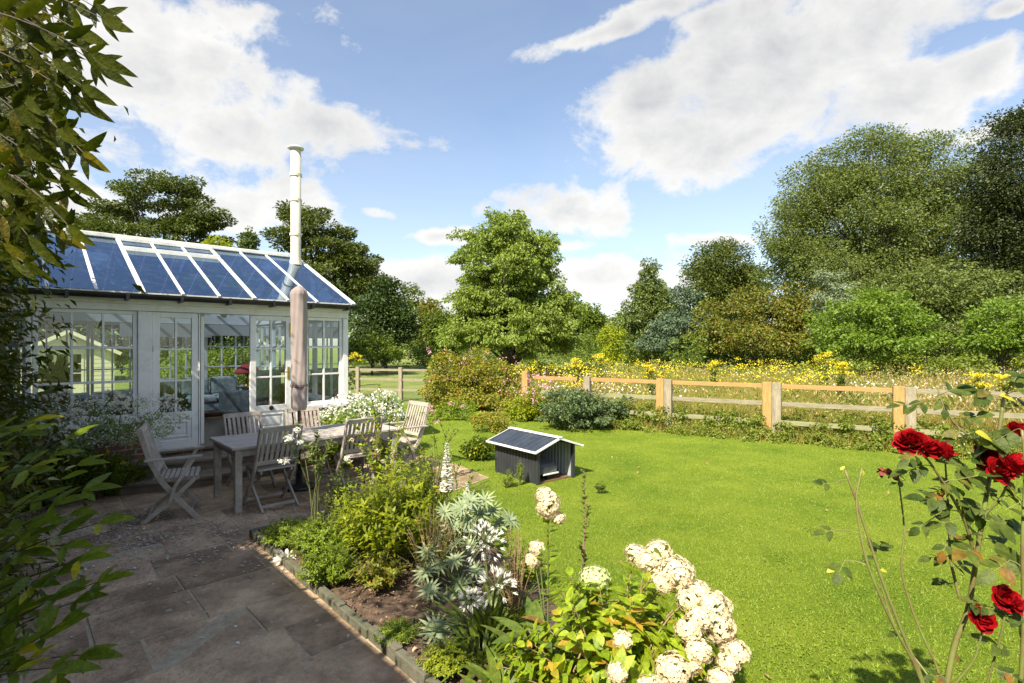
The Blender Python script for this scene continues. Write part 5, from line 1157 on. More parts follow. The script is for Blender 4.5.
def aga(label, loc, heads, nstrap=120, sl=.42, hr=.085, seed=1, group=None, n=34, name='agapanthus'):
    g = np.random.default_rng(seed); t = plant(name, label, 'agapanthus', (loc[0], loc[1], loc[2] if len(loc) > 2 else 0.03), group); rt = np.array(t.location)
    lv = LV(); straps(lv, (0, 0, 0), nstrap, sl, .024, g, .16); lv.build('leaves', MT['agaleaf'], t)
    for h in heads:
        c = np.array(h[:3])-rt; r = h[3] if len(h) > 3 else hr; b = MB(); b.tube(bez((g.normal()*.04, g.normal()*.04, 0), (c[0]*.2, c[1]*.2, c[2]*.6), c, 7), [.006]*7, 6)
        lw = LV(); umbel(b, lw, c, r, g, n); st_ = b.build('flower_stem', MT['stem'], t); lw.build('flower_head', MT['white_f'], st_)
    return t
aga('white agapanthus with two full round heads beside the silver leaves in the bed', gnd(492, 668) if False else at(490, 650, 3.35)*[1, 1, 0], [(*at(484, 543, 3.35), .125), (*at(496, 588, 3.2), .115), (*at(470, 600, 3.25), .06)], 130, .38, seed=12, n=46)
# shaded agapanthus under the windows
for i, (x_, y_) in enumerate([(-2.3, -.55), (-1.75, -.6), (-1.2, -.55), (-.72, -.5)]):
    g = np.random.default_rng(200+i); p_ = L2W(x_, y_); hds = []
    for j in range(9): q_ = L2W(x_+g.normal()*.28, y_+g.normal()*.2-.05, g.uniform(.75, 1.25)); hds.append((*q_, g.uniform(.06, .10)))
    aga(['shaded white agapanthus clump furthest left under the conservatory sill', 'shaded white agapanthus clump second from the left under the sill', 'shaded white agapanthus clump third from the left, below the window bars', 'shaded white agapanthus clump nearest the door, leaning over the brick corner'][i], p_, hds, 170, .6, seed=210+i, group='white agapanthus under the windows', n=44)
t = tree('shaded_shrub', 'airy pale shrub with tiny white flowers leaning across the windows by the door', 'shrub', *L2W(-.95, -.62)[:2], [(0, 0, .95, .75, .3, .28), (.45, -.1, .8, .45, .25, .18), (-.4, 0, .8, .4, .3, .3)], .8, .015, MT['bushwhite'], 110, .1, 5200, .036, asp=.4, rz=ROT)
lw = LV(); g = np.random.default_rng(66); n = 2400; d = rdir(n, g); P = np.array([.15, 0, .95])+d*np.array([.85, .36, .32])*g.uniform(.7, 1.05, (n, 1)); lw.add(P, rdir(n, g), rdir(n, g)+[0, 0, .6], .022, .02, 'kite'); lw.build('flowers', MT['white_f'], t)
# dark hanging foliage under the windows
tree('border_plants', 'dark low border foliage at the foot of the brick base on the left', 'plant', *L2W(-1.5, -.5)[:2], [(0, 0, .3, 1.1, .35, .32)], .3, .01, MT['fern'], 90, .13, 5200, .09, asp=.3, rz=ROT)

# white flowering bush by the right-hand window
for (cx, cy, Y, rx, rz_, lab, sd_) in ((352, 402, 8.4, 34, .34, 'white flowering bush in full sun below the right conservatory window', 1), (382, 398, 9.0, 22, .34, 'pale flowering bush at the sunny corner of the patio', 2)):
    X0 = px(cx, Y); t = tree('flowering_bush', lab, 'bush', X0, Y, [(0, 0, .60, rx/F*Y, .4, .42), (.1, 0, .35, rx/F*Y, .4, .36)], .5, .015, MT['bushwhite'], 120, .12, 6500, .05)
    lw = LV(); g = np.random.default_rng(300+sd_); n = 1700; d = rdir(n, g); P = np.array([0, 0, .62])+d*np.array([rx/F*Y, .42, .45])*g.uniform(.75, 1.08, (n, 1)); P = P[P[:, 2] > .2]; lw.add(P, rdir(len(P), g), rdir(len(P), g)+[0, 0, .6], .04, .032, 'kite'); lw.build('flowers', MT['white_f'], t)
Y = 8.0; tree('leafy_bush', 'fresh green leafy bush behind the table, below the white flowers', 'bush', px(338, Y), Y, [(0, 0, .42, .45, .3, .36)], .4, .012, MT['cover'], 60, .12, 2600, .06)

# table-side flowering shoots: tall stems with white heads --------------------
def tallshoot(name, label, cat, base, tips, mat, L_, W, nl, seed, heads=(), hm='white_f', r0=.006, t0=.35, hr=.04, hn=60, stem='stem', ang=.9):
    g = np.random.default_rng(seed); t = plant(name, label, cat, (base[0], base[1], .03)); rt = np.array(t.location); b = MB(); lv = LV()
    for tp in tips:
        e_ = np.array(tp)-rt; s0 = np.array([g.normal()*.05, g.normal()*.05, 0]); pts = bez(s0, (s0[0]+e_[0]*.25, s0[1]+e_[1]*.25, e_[2]*.75), e_, 9); leafy(b, lv, pts, r0, nl, L_, W, g, t0=t0, ang=ang)
    b.build('stems', MT[stem], t); lv.build('leaves', mat, t)
    for h in heads:
        c = np.array(h[:3])-rt; r = h[3]; n = h[4] if len(h) > 4 else hn; d = rdir(n, g); lw = LV(); lw.add(c+d*r*[1, 1, .6]*g.uniform(.6, 1, (n, 1)), rdir(n, g), unit(d+[0, 0, .5]), r*.42, r*.36, 'kite', .0); lw.build('flower_head', MT[hm], t)
    return t
tallshoot('elder_shoots', 'leafy shoots with creamy white heads arching in front of the patio table', 'shrub', at(318, 560, 4.75)[:2], [at(x, y, Y) for x, y, Y in ((282, 436, 4.6), (296, 424, 4.7), (318, 430, 4.8), (332, 440, 4.6), (308, 446, 4.4), (345, 455, 4.8), (322, 458, 4.5))], MT['mid'], .085, .030, 26, 71, heads=[(*at(289, 438, 4.55), .045), (*at(284, 461, 4.5), .045), (*at(297, 430, 4.6), .035), (*at(300, 442, 4.55), .03), (*at(347, 458, 4.7), .03)], t0=.62)
tallshoot('rose_shrub', 'tall thin rose shrub with small pale blooms right of the patio table', 'rose', at(385, 530, 5.2)[:2], [at(x, y, Y) for x, y, Y in ((380, 386, 5.2), (388, 395, 5.3), (372, 402, 5.1), (396, 412, 5.2), (365, 420, 5.2), (404, 430, 5.1), (378, 425, 5.3), (410, 445, 5.2), (390, 440, 5.0), (362, 445, 5.0), (355, 425, 5.2), (350, 440, 5.3), (370, 392, 5.0), (408, 418, 5.3), (345, 460, 5.1), (415, 460, 5.0), (400, 462, 4.9), (372, 462, 5.0))], MT['hydleaf'], .065, .036, 60, 72, heads=[(*at(x, y, 5.1), .03, 26) for x, y in ((362, 412), (372, 440), (395, 450), (405, 440), (384, 462), (366, 466), (398, 428), (352, 440), (380, 410), (410, 432), (390, 478), (372, 482), (358, 432), (378, 450), (400, 470), (415, 446), (350, 462), (388, 396))], hm='hyd', t0=.25, stem='twig')
tallshoot('pink_rose', 'slender pink rose stems in front of the lawn near the patio edge', 'rose', at(440, 470, 7.2)[:2], [at(x, y, Y) for x, y, Y in ((430, 405, 7.0), (437, 418, 7.1), (450, 425, 7.2), (424, 412, 7.0), (460, 430, 7.3), (470, 410, 7.4))], MT['mid'], .07, .035, 14, 73, heads=[(*at(x, y, 7.0), .045, 30) for x, y in ((430, 407), (433, 412), (437, 422), (451, 404), (463, 406))], hm='pink', t0=.3)
for i, (x, y, Y, tips_, mt, lab) in enumerate([(420, 500, 5.4, [(415, 440), (425, 450), (432, 462), (408, 465), (440, 470), (428, 478), (420, 490), (445, 485)], 'mixed', 'straggling green and russet stems behind the lime green shrub'), (455, 495, 5.6, [(450, 450), (462, 462), (470, 475), (480, 468), (445, 480), (492, 480), (500, 486)], 'cover', 'loose green stems between the white lupin and the lawn'), (400, 480, 6.0, [(392, 445), (402, 450), (412, 462), (388, 468), (420, 470)], 'mid', 'thin leafy stems by the sunlit paving')]):
    tallshoot('wild_perennial', lab, 'plant', at(x, y+60, Y)[:2], [at(a, b_, Y+(a % 5-2)*.07) for a, b_ in tips_], MT[mt], .055, .02, 34, 80+i, t0=.15)

# lime shrub in the bed
def bushshoots(name, label, cat, c, R_, H_, ns, nl, L_, W, mat, seed, stem='stem', prof='leaf', dense=1.0, curl=.3, t0=.25, lean=1.0, r0=.004):
    g = np.random.default_rng(seed); t = plant(name, label, cat, (c[0], c[1], .04)); b = MB(); lv = LV()
    for i in range(ns):
        a = g.uniform(0, 6.28); r = R_*math.sqrt(g.random())*lean; h = H_*(1-.45*(r/R_/max(lean, .01))**2)*g.uniform(.75, 1.1); tp = (r*math.cos(a), r*math.sin(a), h)
        s0 = (r*.25*math.cos(a), r*.25*math.sin(a), 0); leafy(b, lv, bez(s0, (tp[0]*.45, tp[1]*.45, h*.65), tp, 7), r0, nl, L_, W, g, t0=t0, prof=prof, curl=curl)
    b.build('stems', MT[stem], t); lv.build('leaves', mat, t); return t
bushshoots('lime_shrub', 'lime green leafy shrub catching the sun in the middle of the bed', 'shrub', at(392, 590, 4.3), .42, .80, 80, 34, .095, .03, MT['lime'], 90)
bushshoots('lime_shrub', 'smaller yellow green shrub nearer the paving edging', 'shrub', at(362, 590, 4.5), .32, .66, 50, 30, .085, .027, MT['lime'], 91)
bushshoots('green_mound', 'dark green mounded plant in the corner of the bed by the edging', 'plant', at(325, 590, 4.5), .36, .36, 170, 40, .045, .014, MT['cover'], 92)
bushshoots('green_mound', 'low bright mound at the very corner of the stone edging', 'plant', at(290, 560, 4.85), .30, .22, 150, 34, .038, .013, MT['cover'], 93)
bushshoots('green_mound', 'shaded mound between the corner plant and the bare soil', 'plant', at(330, 640, 4.05), .27, .26, 120, 34, .04, .014, MT['cover'], 94)
bushshoots('copper_plant', 'low copper and green plant behind the bare soil', 'plant', at(380, 600, 3.95), .24, .28, 50, 22, .055, .022, MT['mixed'], 95)
bushshoots('grey_stems', 'bare greyish stems with few leaves between lime shrub and silver plant', 'plant', at(432, 600, 3.95), .25, .62, 60, 16, .035, .015, MT['mixed'], 96, stem='twig')
bushshoots('dry_stems', 'upright dead brown stems beside the agapanthus', 'plant', at(515, 640, 3.45), .13, .62, 40, 12, .022, .010, MT['dry'], 97, stem='twig')
bushshoots('dry_stems', 'fine dry stems behind the bare soil patch', 'plant', at(455, 560, 4.3), .18, .5, 34, 8, .03, .010, MT['dry'], 98, stem='twig')
bushshoots('low_grass', 'moss green tuft between edging and silver rosette', 'plant', at(398, 650, 3.3), .17, .07, 200, 22, .03, .008, MT['cover'], 99, t0=.0)
bushshoots('low_sedum', 'bright creeping plant at the edging near the bottom of the view', 'plant', at(446, 690, 2.98), .17, .12, 200, 34, .024, .012, MT['lime'], 100, t0=.1)
# silver palmate plants (lupins)
def lupin(label, c, cents, seed, r=.10, spires=(), nleaf=9, name='lupin'):
    g = np.random.default_rng(seed); t = plant(name, label, 'lupin', (c[0], c[1], .04)); rt = np.array(t.location); b = MB(); lv = LV()
    for q_ in cents:
        e_ = np.array(q_[:3])-rt; rr = q_[3] if len(q_) > 3 else r; s0 = np.array([g.normal()*.04, g.normal()*.04, 0]); b.tube(bez(s0, (e_[0]*.4, e_[1]*.4, e_[2]*.8), e_, 6), [.004]*6, 5)
        nrm_ = unit(np.array([g.normal()*.35-.1, -.45+g.normal()*.2, .8])); e1 = unit(np.cross(nrm_, [1, .1, .2])); e2 = np.cross(nrm_, e1); n = nleaf+3+g.integers(0, 3); ph = np.arange(n)*2*math.pi/n+g.random()
        D = e1*np.cos(ph)[:, None]+e2*np.sin(ph)[:, None]+nrm_*.22; lv.add(np.broadcast_to(e_, (n, 3)), D, nrm_, rr*(.8+.3*g.random(n)), rr*.17, 'leaf', .18); n2 = 6; ph = g.random(n2)*6.28; D = e1*np.cos(ph)[:, None]+e2*np.sin(ph)[:, None]+nrm_*.8; lv.add(np.broadcast_to(e_, (n2, 3)), D, nrm_, rr*.5, rr*.12, 'leaf', .1)
    b.build('stems', MT['stem'], t); lv.build('leaves', MT['silverleaf'], t)
    for s_ in spires:
        a = np.array(s_[0])-rt; z1 = s_[1]; m2 = MB(); m2.tube([(0, 0, 0), (a[0], a[1], a[2]), (a[0], a[1], z1-rt[2])], [.007, .006, .003], 6); sp = m2.build('flower_stem', MT['stem'], t)
        n = s_[2]; tt2 = np.sort(g.random(n)); th_ = g.uniform(0, 6.28, n); rad = s_[3]*(1-.75*tt2); D = np.stack([np.cos(th_), np.sin(th_), np.full(n, .45)], 1); P = np.stack([np.full(n, a[0]), np.full(n, a[1]), a[2]+(z1-rt[2]-a[2])*tt2], 1); lw = LV()
        lw.add(P, D, rdir(n, g)*.3+[0, 0, 1], rad*1.2, rad*.55, 'petal', .3); lw.build('flower_head', MT['white_f'], sp)
    return t
g = np.random.default_rng(101); cs_ = []
for (x, y) in [(438, 565), (453, 525), (461, 585), (440, 540), (470, 545), (428, 552), (455, 560), (447, 600), (475, 570), (462, 508), (480, 515), (445, 512), (430, 590), (492, 512), (500, 525), (470, 500), (425, 572), (485, 500), (510, 520), (468, 522), (455, 545), (480, 530)]:
    cs_.append((*at(x, y, 3.7+.25*g.normal()*.4+(620-y)*.004), .095+.02*g.random()))
lupin('silver green plant with many palm-shaped leaves in the middle of the bed', at(455, 610, 3.85), cs_, 102)
lupin('low silver rosettes on the soil beside the stone edging', at(440, 655, 3.3), [(*at(436, 630, 3.3), .13), (*at(459, 628, 3.35), .115), (*at(448, 640, 3.28), .10)], 103, nleaf=12)
lupin('tall white lupin spire above the silver leaves', at(447, 560, 4.6), [(*at(440, 515, 4.6), .08), (*at(455, 510, 4.5), .08)], 104, spires=[(at(447, 492, 4.5), at(447, 443, 4.5)[2], 320, .055)])
lupin('short pale lupin spire just right of the tall one', at(468, 560, 4.5), [(*at(465, 510, 4.5), .08), (*at(478, 508, 4.5), .07)], 105, spires=[(at(467, 512, 4.4), at(467, 482, 4.4)[2], 130, .045)])
# broad-leaved plants in the bed front
def broad(label, c, n, L_, W, mat, seed, H_=.3, name='broad_leaf_plant'):
    g = np.random.default_rng(seed); t = plant(name, label, 'plant', (c[0], c[1], .04)); lv = LV(); a = g.uniform(0, 6.28, n); sp = g.uniform(.2, 1, n)
    D = np.stack([np.cos(a)*sp, np.sin(a)*sp, .35+.7*g.random(n)], 1); P = np.stack([np.cos(a)*.05, np.sin(a)*.05, g.random(n)*H_], 1); lv.add(P, D, np.stack([-np.cos(a)*.4, -np.sin(a)*.4, np.ones(n)], 1), L_*(.6+.5*g.random(n)), W*(.7+.5*g.random(n)), 'leaf', .45); lv.build('leaves', mat, t)
    b = MB(); b.tube([(0, 0, 0), (0, 0, H_)], .012); b.build('stem', MT['stem'], t); return t
broad('broad green leaves with brown tips below the hydrangea on the left', at(535, 670, 2.75), 30, .26, .085, MT['hosta'], 110)
broad('broad curled leaves at the bottom between the strap leaves and mulch', at(505, 720, 2.6), 24, .22, .07, MT['hosta'], 111, .15)
broad('large wavy green leaves next to the dry brown ones', at(560, 640, 2.85), 22, .2, .08, MT['hosta'], 112, .3)
broad('narrow green leafed clump just right of the low silver rosettes', at(480, 690, 3.0), 46, .24, .03, MT['agaleaf'], 113, .06)
lv = LV(); g = np.random.default_rng(114); n = 70; c = at(575, 690, 2.45); P = np.stack([c[0]+g.normal(size=n)*.16, 2.45+g.normal(size=n)*.16, g.uniform(.07, .14, n)], 1); D = rdir(n, g); D[:, 2] *= .3; lv.add(P, D, rdir(n, g)*.5+[0, 0, 1], g.uniform(.06, .14, n), g.uniform(.025, .06, n), 'leaf', .3)
props(lv.build('dead_leaves', MT['dry']), 'dry brown dead leaves lying on the mulch near the hydrangea', 'leaves', kind='stuff')
# hydrangea ------------------------------------------------------------------
hyb = np.array([.50, 2.55, .04]); t = plant('hydrangea', 'large hydrangea bush with creamy white flower heads at the front of the bed', 'hydrangea', hyb)
g = np.random.default_rng(120); HD = [(636, 554, 2.75, .055, 0), (647, 562, 2.7, .05, 0), (659, 552, 2.75, .065, 0), (676, 573, 2.6, .085, 0), (664, 580, 2.62, .065, 0), (697, 592, 2.55, .06, 0), (712, 607, 2.5, .085, 0), (690, 600, 2.5, .06, 0), (717, 626, 2.45, .075, 0), (700, 618, 2.42, .06, 0), (688, 630, 2.4, .055, 0), (698, 651, 2.35, .055, 0), (736, 652, 2.4, .055, 0), (728, 662, 2.38, .045, 0), (673, 670, 2.3, .075, 0), (690, 662, 2.35, .05, 0), (623, 640, 2.4, .042, 2), (594, 579, 2.7, .075, 1), (617, 672, 2.2, .04, 0), (725, 640, 2.45, .05, 0), (650, 690, 2.2, .06, 0), (720, 680, 2.3, .05, 0)]
b = MB(); lv = LV()
def hyhead(parent, c, r, kind, g, ysc=.85):
    n = int(420*(r/.06)**1.4); d = rdir(n, g); P = c+d*r*[1, 1, ysc]*(.80+.30*g.random((n, 1)))*(1+.10*np.sin(d[:, :1]*7+d[:, 1:2]*5))
    lw = LV(); ci = np.repeat(np.arange(n), 4); ax = unit(d+rdir(n, g)*.25)[ci]; e1 = unit(np.cross(ax, [.2, .3, .9])); e2 = np.cross(ax, e1); ph = np.tile(np.arange(4)*math.pi/2, n)+np.repeat(g.random(n)*3, 4)
    s = e1*np.cos(ph)[:, None]+e2*np.sin(ph)[:, None]; lw.add(P[ci], unit(s+ax*.25), ax, .0115, .0105, 'kite', .1, fold=.06)
    lw.build('flower_head', MT['hydlime' if kind == 1 else 'hyd'], parent)
for (x, y, Y, r, k) in HD:
    c = at(x, y, Y)-hyb; s0 = np.array([g.normal()*.08, g.normal()*.08, 0]); pts = bez(s0, (c[0]*.5, c[1]*.5, c[2]*.85), c, 8); leafy(b, lv, pts, .006, 16, .13, .075, g, t0=.25, ang=1.1, pair=True, curl=.35); hyhead(t, c, r*.97, k, g)
for i in range(95):
    a = g.uniform(0, 6.28); r = .56*math.sqrt(g.random()); e_ = np.array([r*math.cos(a)*1.1-.02, r*math.sin(a)*.65, (.72-.45*(r/.52)**2)*g.uniform(.75, 1.05)]); leafy(b, lv, bez((e_[0]*.2, e_[1]*.2, 0), (e_[0]*.6, e_[1]*.6, e_[2]*.8), e_, 7), .005, 18, .105, .06, g, t0=.3, ang=1.1, pair=True, curl=.35)
b.build('stems', MT['twig'], t); lv.build('leaves', MT['hydleaf'], t)
hb2 = np.array([*at(548, 600, 2.9)[:2], .04]); t = plant('hydrangea', 'single tall hydrangea stem with one big creamy head above the bed', 'hydrangea', hb2); b = MB(); lv = LV(); g = np.random.default_rng(121)
c = at(548, 508, 2.9)-hb2; pts = bez((0, 0, 0), (c[0]*.4, c[1]*.4, c[2]*.8), c, 10); leafy(b, lv, pts, .006, 30, .085, .055, g, t0=.35, ang=1.0, pair=True, curl=.3)
hyhead(t, c+[0, 0, .02], .062, 0, g, 1.2); hyhead(t, c+[.055, 0, -.055], .035, 0, g); hyhead(t, c+[-.02, 0, .07], .045, 0, g)
for (x, y) in ((537, 548), (533, 560)):
    c2 = at(x, y, 2.95)-hb2; b.tube(bez((0, 0, 0), (c2[0]*.4, c2[1]*.4, c2[2]*.8), c2, 7), .004, 6); hyhead(t, c2, .04, 0, g)
b.build('stems', MT['stem'], t); lv.build('leaves', MT['hydleaf'], t)
# lone leafy shoot against the lawn
b0 = at(587, 600, 3.1); tallshoot('leafy_shoot', 'upright leafy shoot standing in front of the mower shed corner', 'shrub', (b0[0], b0[1]), [at(584, 468, 3.15), at(590, 500, 3.1)], MT['mid'], .05, .026, 56, 131, t0=.3, stem='twig')
# weeds round the shed
for i, (x, y, Y, R_, H_, lab) in enumerate(((508, 480, 6.9, .16, .2, 'leafy weeds against the long dark side of the mower shed'), (520, 470, 7.0, .05, .32, 'thin weed stalks in front of the mower shed wall'), (600, 485, 6.6, .1, .12, 'small weeds right of the mower shed'), (480, 492, 6.3, .2, .18, 'tuft of weeds between bed and mower shed'), (500, 510, 5.4, .2, .14, 'pale grass tuft left of the mower shed'))):
    bushshoots('weed_clump', lab, 'weeds', (px(x, Y), Y), R_, H_, 26, 12, .035, .016, MT['cover'], 140+i)

# red rose bush ------------------------------------------------------------
RB = np.array([1.30, 1.62, .0]); RY_ = 1.75
t = plant('red_rose_bush', 'rose bush with deep red blooms in the right foreground', 'rose bush', RB)
g = np.random.default_rng(150); b = MB(); lv = LV(); ly = LV()
CAN = np.zeros((0, 3))
def rp(x, y, Y=RY_): return at(x, y, Y)-RB
canes = [
 ([(925, 683, 1.75), (905, 640, 1.75), (880, 575, 1.76), (858, 505, 1.78), (845, 470, 1.8)], .0055),
 ([(925, 683, 1.75), (890, 620, 1.72), (865, 560, 1.72), (855, 500, 1.75), (862, 468, 1.76)], .005),
 ([(945, 683, 1.75), (915, 620, 1.78), (900, 570, 1.8), (905, 530, 1.8), (898, 475, 1.82)], .004),
 ([(945, 690, 1.75), (955, 640, 1.75), (969, 611, 1.74), (976, 560, 1.72), (983, 516, 1.7), (990, 473, 1.7), (1000, 430, 1.7), (1003, 400, 1.7)], .008),
 ([(976, 560, 1.72), (965, 520, 1.7), (948, 490, 1.68), (930, 462, 1.66), (918, 450, 1.66)], .0045),
 ([(960, 600, 1.74), (950, 560, 1.76), (948, 500, 1.74), (945, 460, 1.7)], .004),
 ([(983, 516, 1.7), (1000, 500, 1.66), (1012, 475, 1.64)], .004),
 ([(990, 473, 1.7), (975, 440, 1.72), (955, 425, 1.74), (940, 400, 1.75), (938, 388, 1.76)], .0035),
 ([(950, 690, 1.72), (975, 660, 1.68), (984, 625, 1.66)], .004),
 ([(985, 690, 1.7), (1000, 640, 1.66), (1007, 605, 1.64)], .004),
 ([(1003, 400, 1.7), (1010, 385, 1.7), (1024, 370, 1.68)], .003),
 ([(1020, 700, 1.65), (1024, 620, 1.63), (1022, 540, 1.62), (1026, 470, 1.62), (1022, 430, 1.62)], .006),
 ([(935, 683, 1.75), (900, 640, 1.85), (885, 600, 1.9), (870, 540, 1.9)], .0035)]
for pts_, r0 in canes:
    P = np.array([rp(*q_) for q_ in pts_]); 
    if pts_[0][1] >= 683: P = np.vstack([[RB[0]*0+g.normal()*.04, g.normal()*.04, 0], P*[.5, .5, .45], P]) if False else np.vstack([[g.normal()*.04, g.normal()*.04, 0.], P[0]*.6, P])
    P = along(P, np.linspace(0, .9999, 24))[0]; P[1:-1] = (P[:-2]+P[1:-1]*2+P[2:])/4; CAN = P if len(CAN) == 0 else np.vstack([CAN, P])
    b.tube(P, list(np.linspace(r0*1.25, r0*.6, len(P))), 8)
    for i in range(26):   # thorns
        tt2 = g.uniform(.1, .98); q_, T = along(P, np.array([tt2])); d = unit(np.cross(T[0], rdir(1, g)[0])); b.tube([q_[0], q_[0]+d*.006+[0, 0, -.001]], [.0018, .0002], 4, cap=False)
def roseleaf(lvx, p, d, L_, n=5, N=None):
    """compound leaf: stalk direction d, 3-5 leaflets"""
    L_ = L_*1.35; d = unit(np.array(d, float)); near = CAN[np.argmin(np.linalg.norm(CAN-p, axis=1))]; b.tube([near, (near+p)/2+[0, 0, .004], p, p+d*L_], [.0022, .0016, .0014, .001], 5, cap=False); N = np.array([g.normal()*.3, -.5, .8]) if N is None else np.array(N, float); S = unit(np.cross(d, N))
    P = [p+d*L_*1.0]; D = [d]; 
    for k, f in ((1, .55), (-1, .55), (1, .15), (-1, .15)): P.append(p+d*L_*f); D.append(d*.55+S*k)
    P = np.array(P[:n]); D = np.array(D[:n]); lvx.add(P, D+g.normal(size=D.shape)*.12, np.broadcast_to(N, P.shape)+g.normal(size=P.shape)*.2, L_*.95*np.array([1.1, 1, 1, .8, .8][:n]), L_*.62*np.array([1.1, 1, 1, .8, .8][:n]), 'leaf', .3)
for (x, y, Y, dx, dz, L_, k) in [(838, 530, 1.78, -1, -.2, .03, 3), (832, 484, 1.8, -1, .1, .025, 3), (845, 560, 1.76, -.6, -.6, .035, 3), (905, 480, 1.8, -.8, -.3, .02, 3), (925, 465, 1.7, -1, -.4, .04, 5), (938, 480, 1.68, .8, -.3, .045, 5), (945, 500, 1.68, -1, .0, .04, 5), (955, 480, 1.66, .9, .3, .045, 5), (912, 405, 1.74, -1, .0, .03, 3), (928, 400, 1.75, -.9, -.5, .03, 3), (940, 395, 1.75, .7, .5, .035, 3), (960, 430, 1.68, -.3, -.8, .045, 5), (975, 440, 1.66, .8, .1, .05, 5), (990, 400, 1.7, -.9, .3, .04, 5), (1005, 395, 1.68, .8, .5, .05, 3), (1015, 430, 1.64, -.6, -.5, .05, 5), (985, 520, 1.66, .9, -.2, .055, 5), (995, 540, 1.66, .8, -.6, .055, 5), (975, 550, 1.7, -1, .1, .045, 5), (1005, 510, 1.64, .6, .4, .05, 5), (965, 500, 1.7, .5, -.8, .04, 5), (1010, 560, 1.64, -.7, -.5, .045, 5), (1000, 620, 1.66, .8, .3, .04, 5), (960, 520, 1.7, -.8, -.2, .04, 3), (948, 540, 1.72, -.5, -.7, .03, 3), (1015, 600, 1.64, .3, -.9, .045, 5), (860, 560, 1.76, .9, .1, .02, 3), (985, 475, 1.68, -.2, .8, .05, 5), (1018, 500, 1.64, .7, -.7, .05, 5), (930, 520, 1.72, -.7, -.6, .03, 3), (1000, 445, 1.66, .4, -.6, .045, 5), (1010, 650, 1.66, -.7, .2, .04, 5), (970, 470, 1.7, -.9, .4, .04, 5)]:
    roseleaf(lv, rp(x, y, Y), (dx, g.uniform(-.4, .3), dz), L_, k)
for (x, y, Y, dx, dz, L_) in [(975, 432, 1.64, 1, -.3, .05), (840, 470, 1.8, .3, .4, .016), (835, 568, 1.76, -.8, -.2, .026), (1000, 395, 1.68, 1, -.2, .045), (948, 395, 1.75, .4, -.6, .035), (880, 570, 1.76, .9, 0, .02), (862, 470, 1.78, .2, -.6, .018)]:
    ly.add(rp(x, y, Y)[None], np.array([[dx, -.2, dz]]), np.array([[.1, -.6, .7]]), L_*1.2, L_*.7, 'leaf', .3)
for i in range(46):
    k_ = g.integers(24*3, len(CAN)); p_ = CAN[k_]
    if p_[2] < .75: continue
    d_ = np.array([g.normal(), g.normal()*.5, g.normal()*.4]); d_ /= np.linalg.norm(d_); roseleaf(lv, p_+d_*g.uniform(.01, .03), d_, g.uniform(.024, .036), 5)
b.build('canes', MT['rosestem'], t, smooth=True); lv.build('leaves', MT['roseleaf'], t); ly.build('yellow_leaves', MT['roseyellow'], t)
def rose(c, r, ax, g):
    lw = LV(); ax = unit(np.array(ax, float)); e1 = unit(np.cross(ax, [.3, .1, .9])); e2 = np.cross(ax, e1)
    for ring, (n, rad, tilt, Ls, zo) in enumerate([(4, .10, .12, .75, .1), (5, .22, .3, .8, .08), (6, .34, .6, .85, .02), (7, .42, 1.0, .8, -.05), (8, .45, 1.6, .75, -.14)]):
        ph = np.arange(n)*2*math.pi/n+ring*.7+g.normal(size=n)*.15; s = e1*np.cos(ph)[:, None]+e2*np.sin(ph)[:, None]
        P = c+s*r*rad*.45+ax*r*(zo-.45); D = ax+s*tilt+g.normal(size=s.shape)*.2; N = s*-1+ax*tilt*.6
        lw.add(P, D, N+g.normal(size=N.shape)*.22, r*1.15*Ls*(.75+.5*g.random(n)), r*1.0*(.65+.5*g.random(n)), 'petal', -.25+.28*ring*.35, fold=.28)
    o = lw.build('flower', MT['red'], t); m = o.modifiers.new('Sub', 'SUBSURF'); m.levels = 1; m.render_levels = 1
    n = 5; lv2 = LV(); ph = np.arange(n)*1.256; s = e1*np.cos(ph)[:, None]+e2*np.sin(ph)[:, None]; lv2.add(np.broadcast_to(c-ax*r*.5, (n, 3)), s-ax*.3, ax, r*.6, r*.2, 'leaf', .3); lv2.build('sepals', MT['mid'], o)
for (x, y, Y, r, ax) in [(911, 441, 1.68, .046, (-.5, -.5, .6)), (928, 446, 1.66, .040, (.1, -.7, .6)), (945, 450, 1.64, .036, (.7, -.4, .4)), (991, 459, 1.68, .042, (-.4, -.7, .4)), (1002, 470, 1.63, .04, (.1, -.8, .4)), (1014, 464, 1.62, .046, (.5, -.6, .4)), (1019, 430, 1.66, .035, (.3, -.5, .8)), (984, 619, 1.66, .038, (-.3, -.8, .3)), (1007, 597, 1.64, .042, (-.1, -.8, .5)), (1018, 604, 1.62, .03, (.5, -.6, .4)), (985, 449, 1.7, .03, (-.6, -.3, .7))]:
    rose(rp(x, y, Y), r, ax, g)
lw = LV(); 
for (x, y) in ((884, 472), (893, 474)): n = 12; lw.add(np.broadcast_to(rp(x, y, 1.82), (n, 3)), rdir(n, g), rdir(n, g), .022, .016, 'petal', .3)
lw.build('withered_flower', solid('withered_petals', (.16, .03, .02), (.22, .06, .03), 30, .8), t)
# fallen white bloom on the slabs
t = plant('fallen_bloom', 'white fallen flower lying on the paving by the edging corner', 'flower', (*gnd(285, 564)[:2], .02)); lv = LV(); g = np.random.default_rng(9); n = 40; D = rdir(n, g); D[:, 2] = np.abs(D[:, 2])*.6; lv.add(np.zeros((n, 3))+[0, 0, .012], D, rdir(n, g), .09, .03, 'petal', .3); lv.build('petals', MT['white_f'], t)

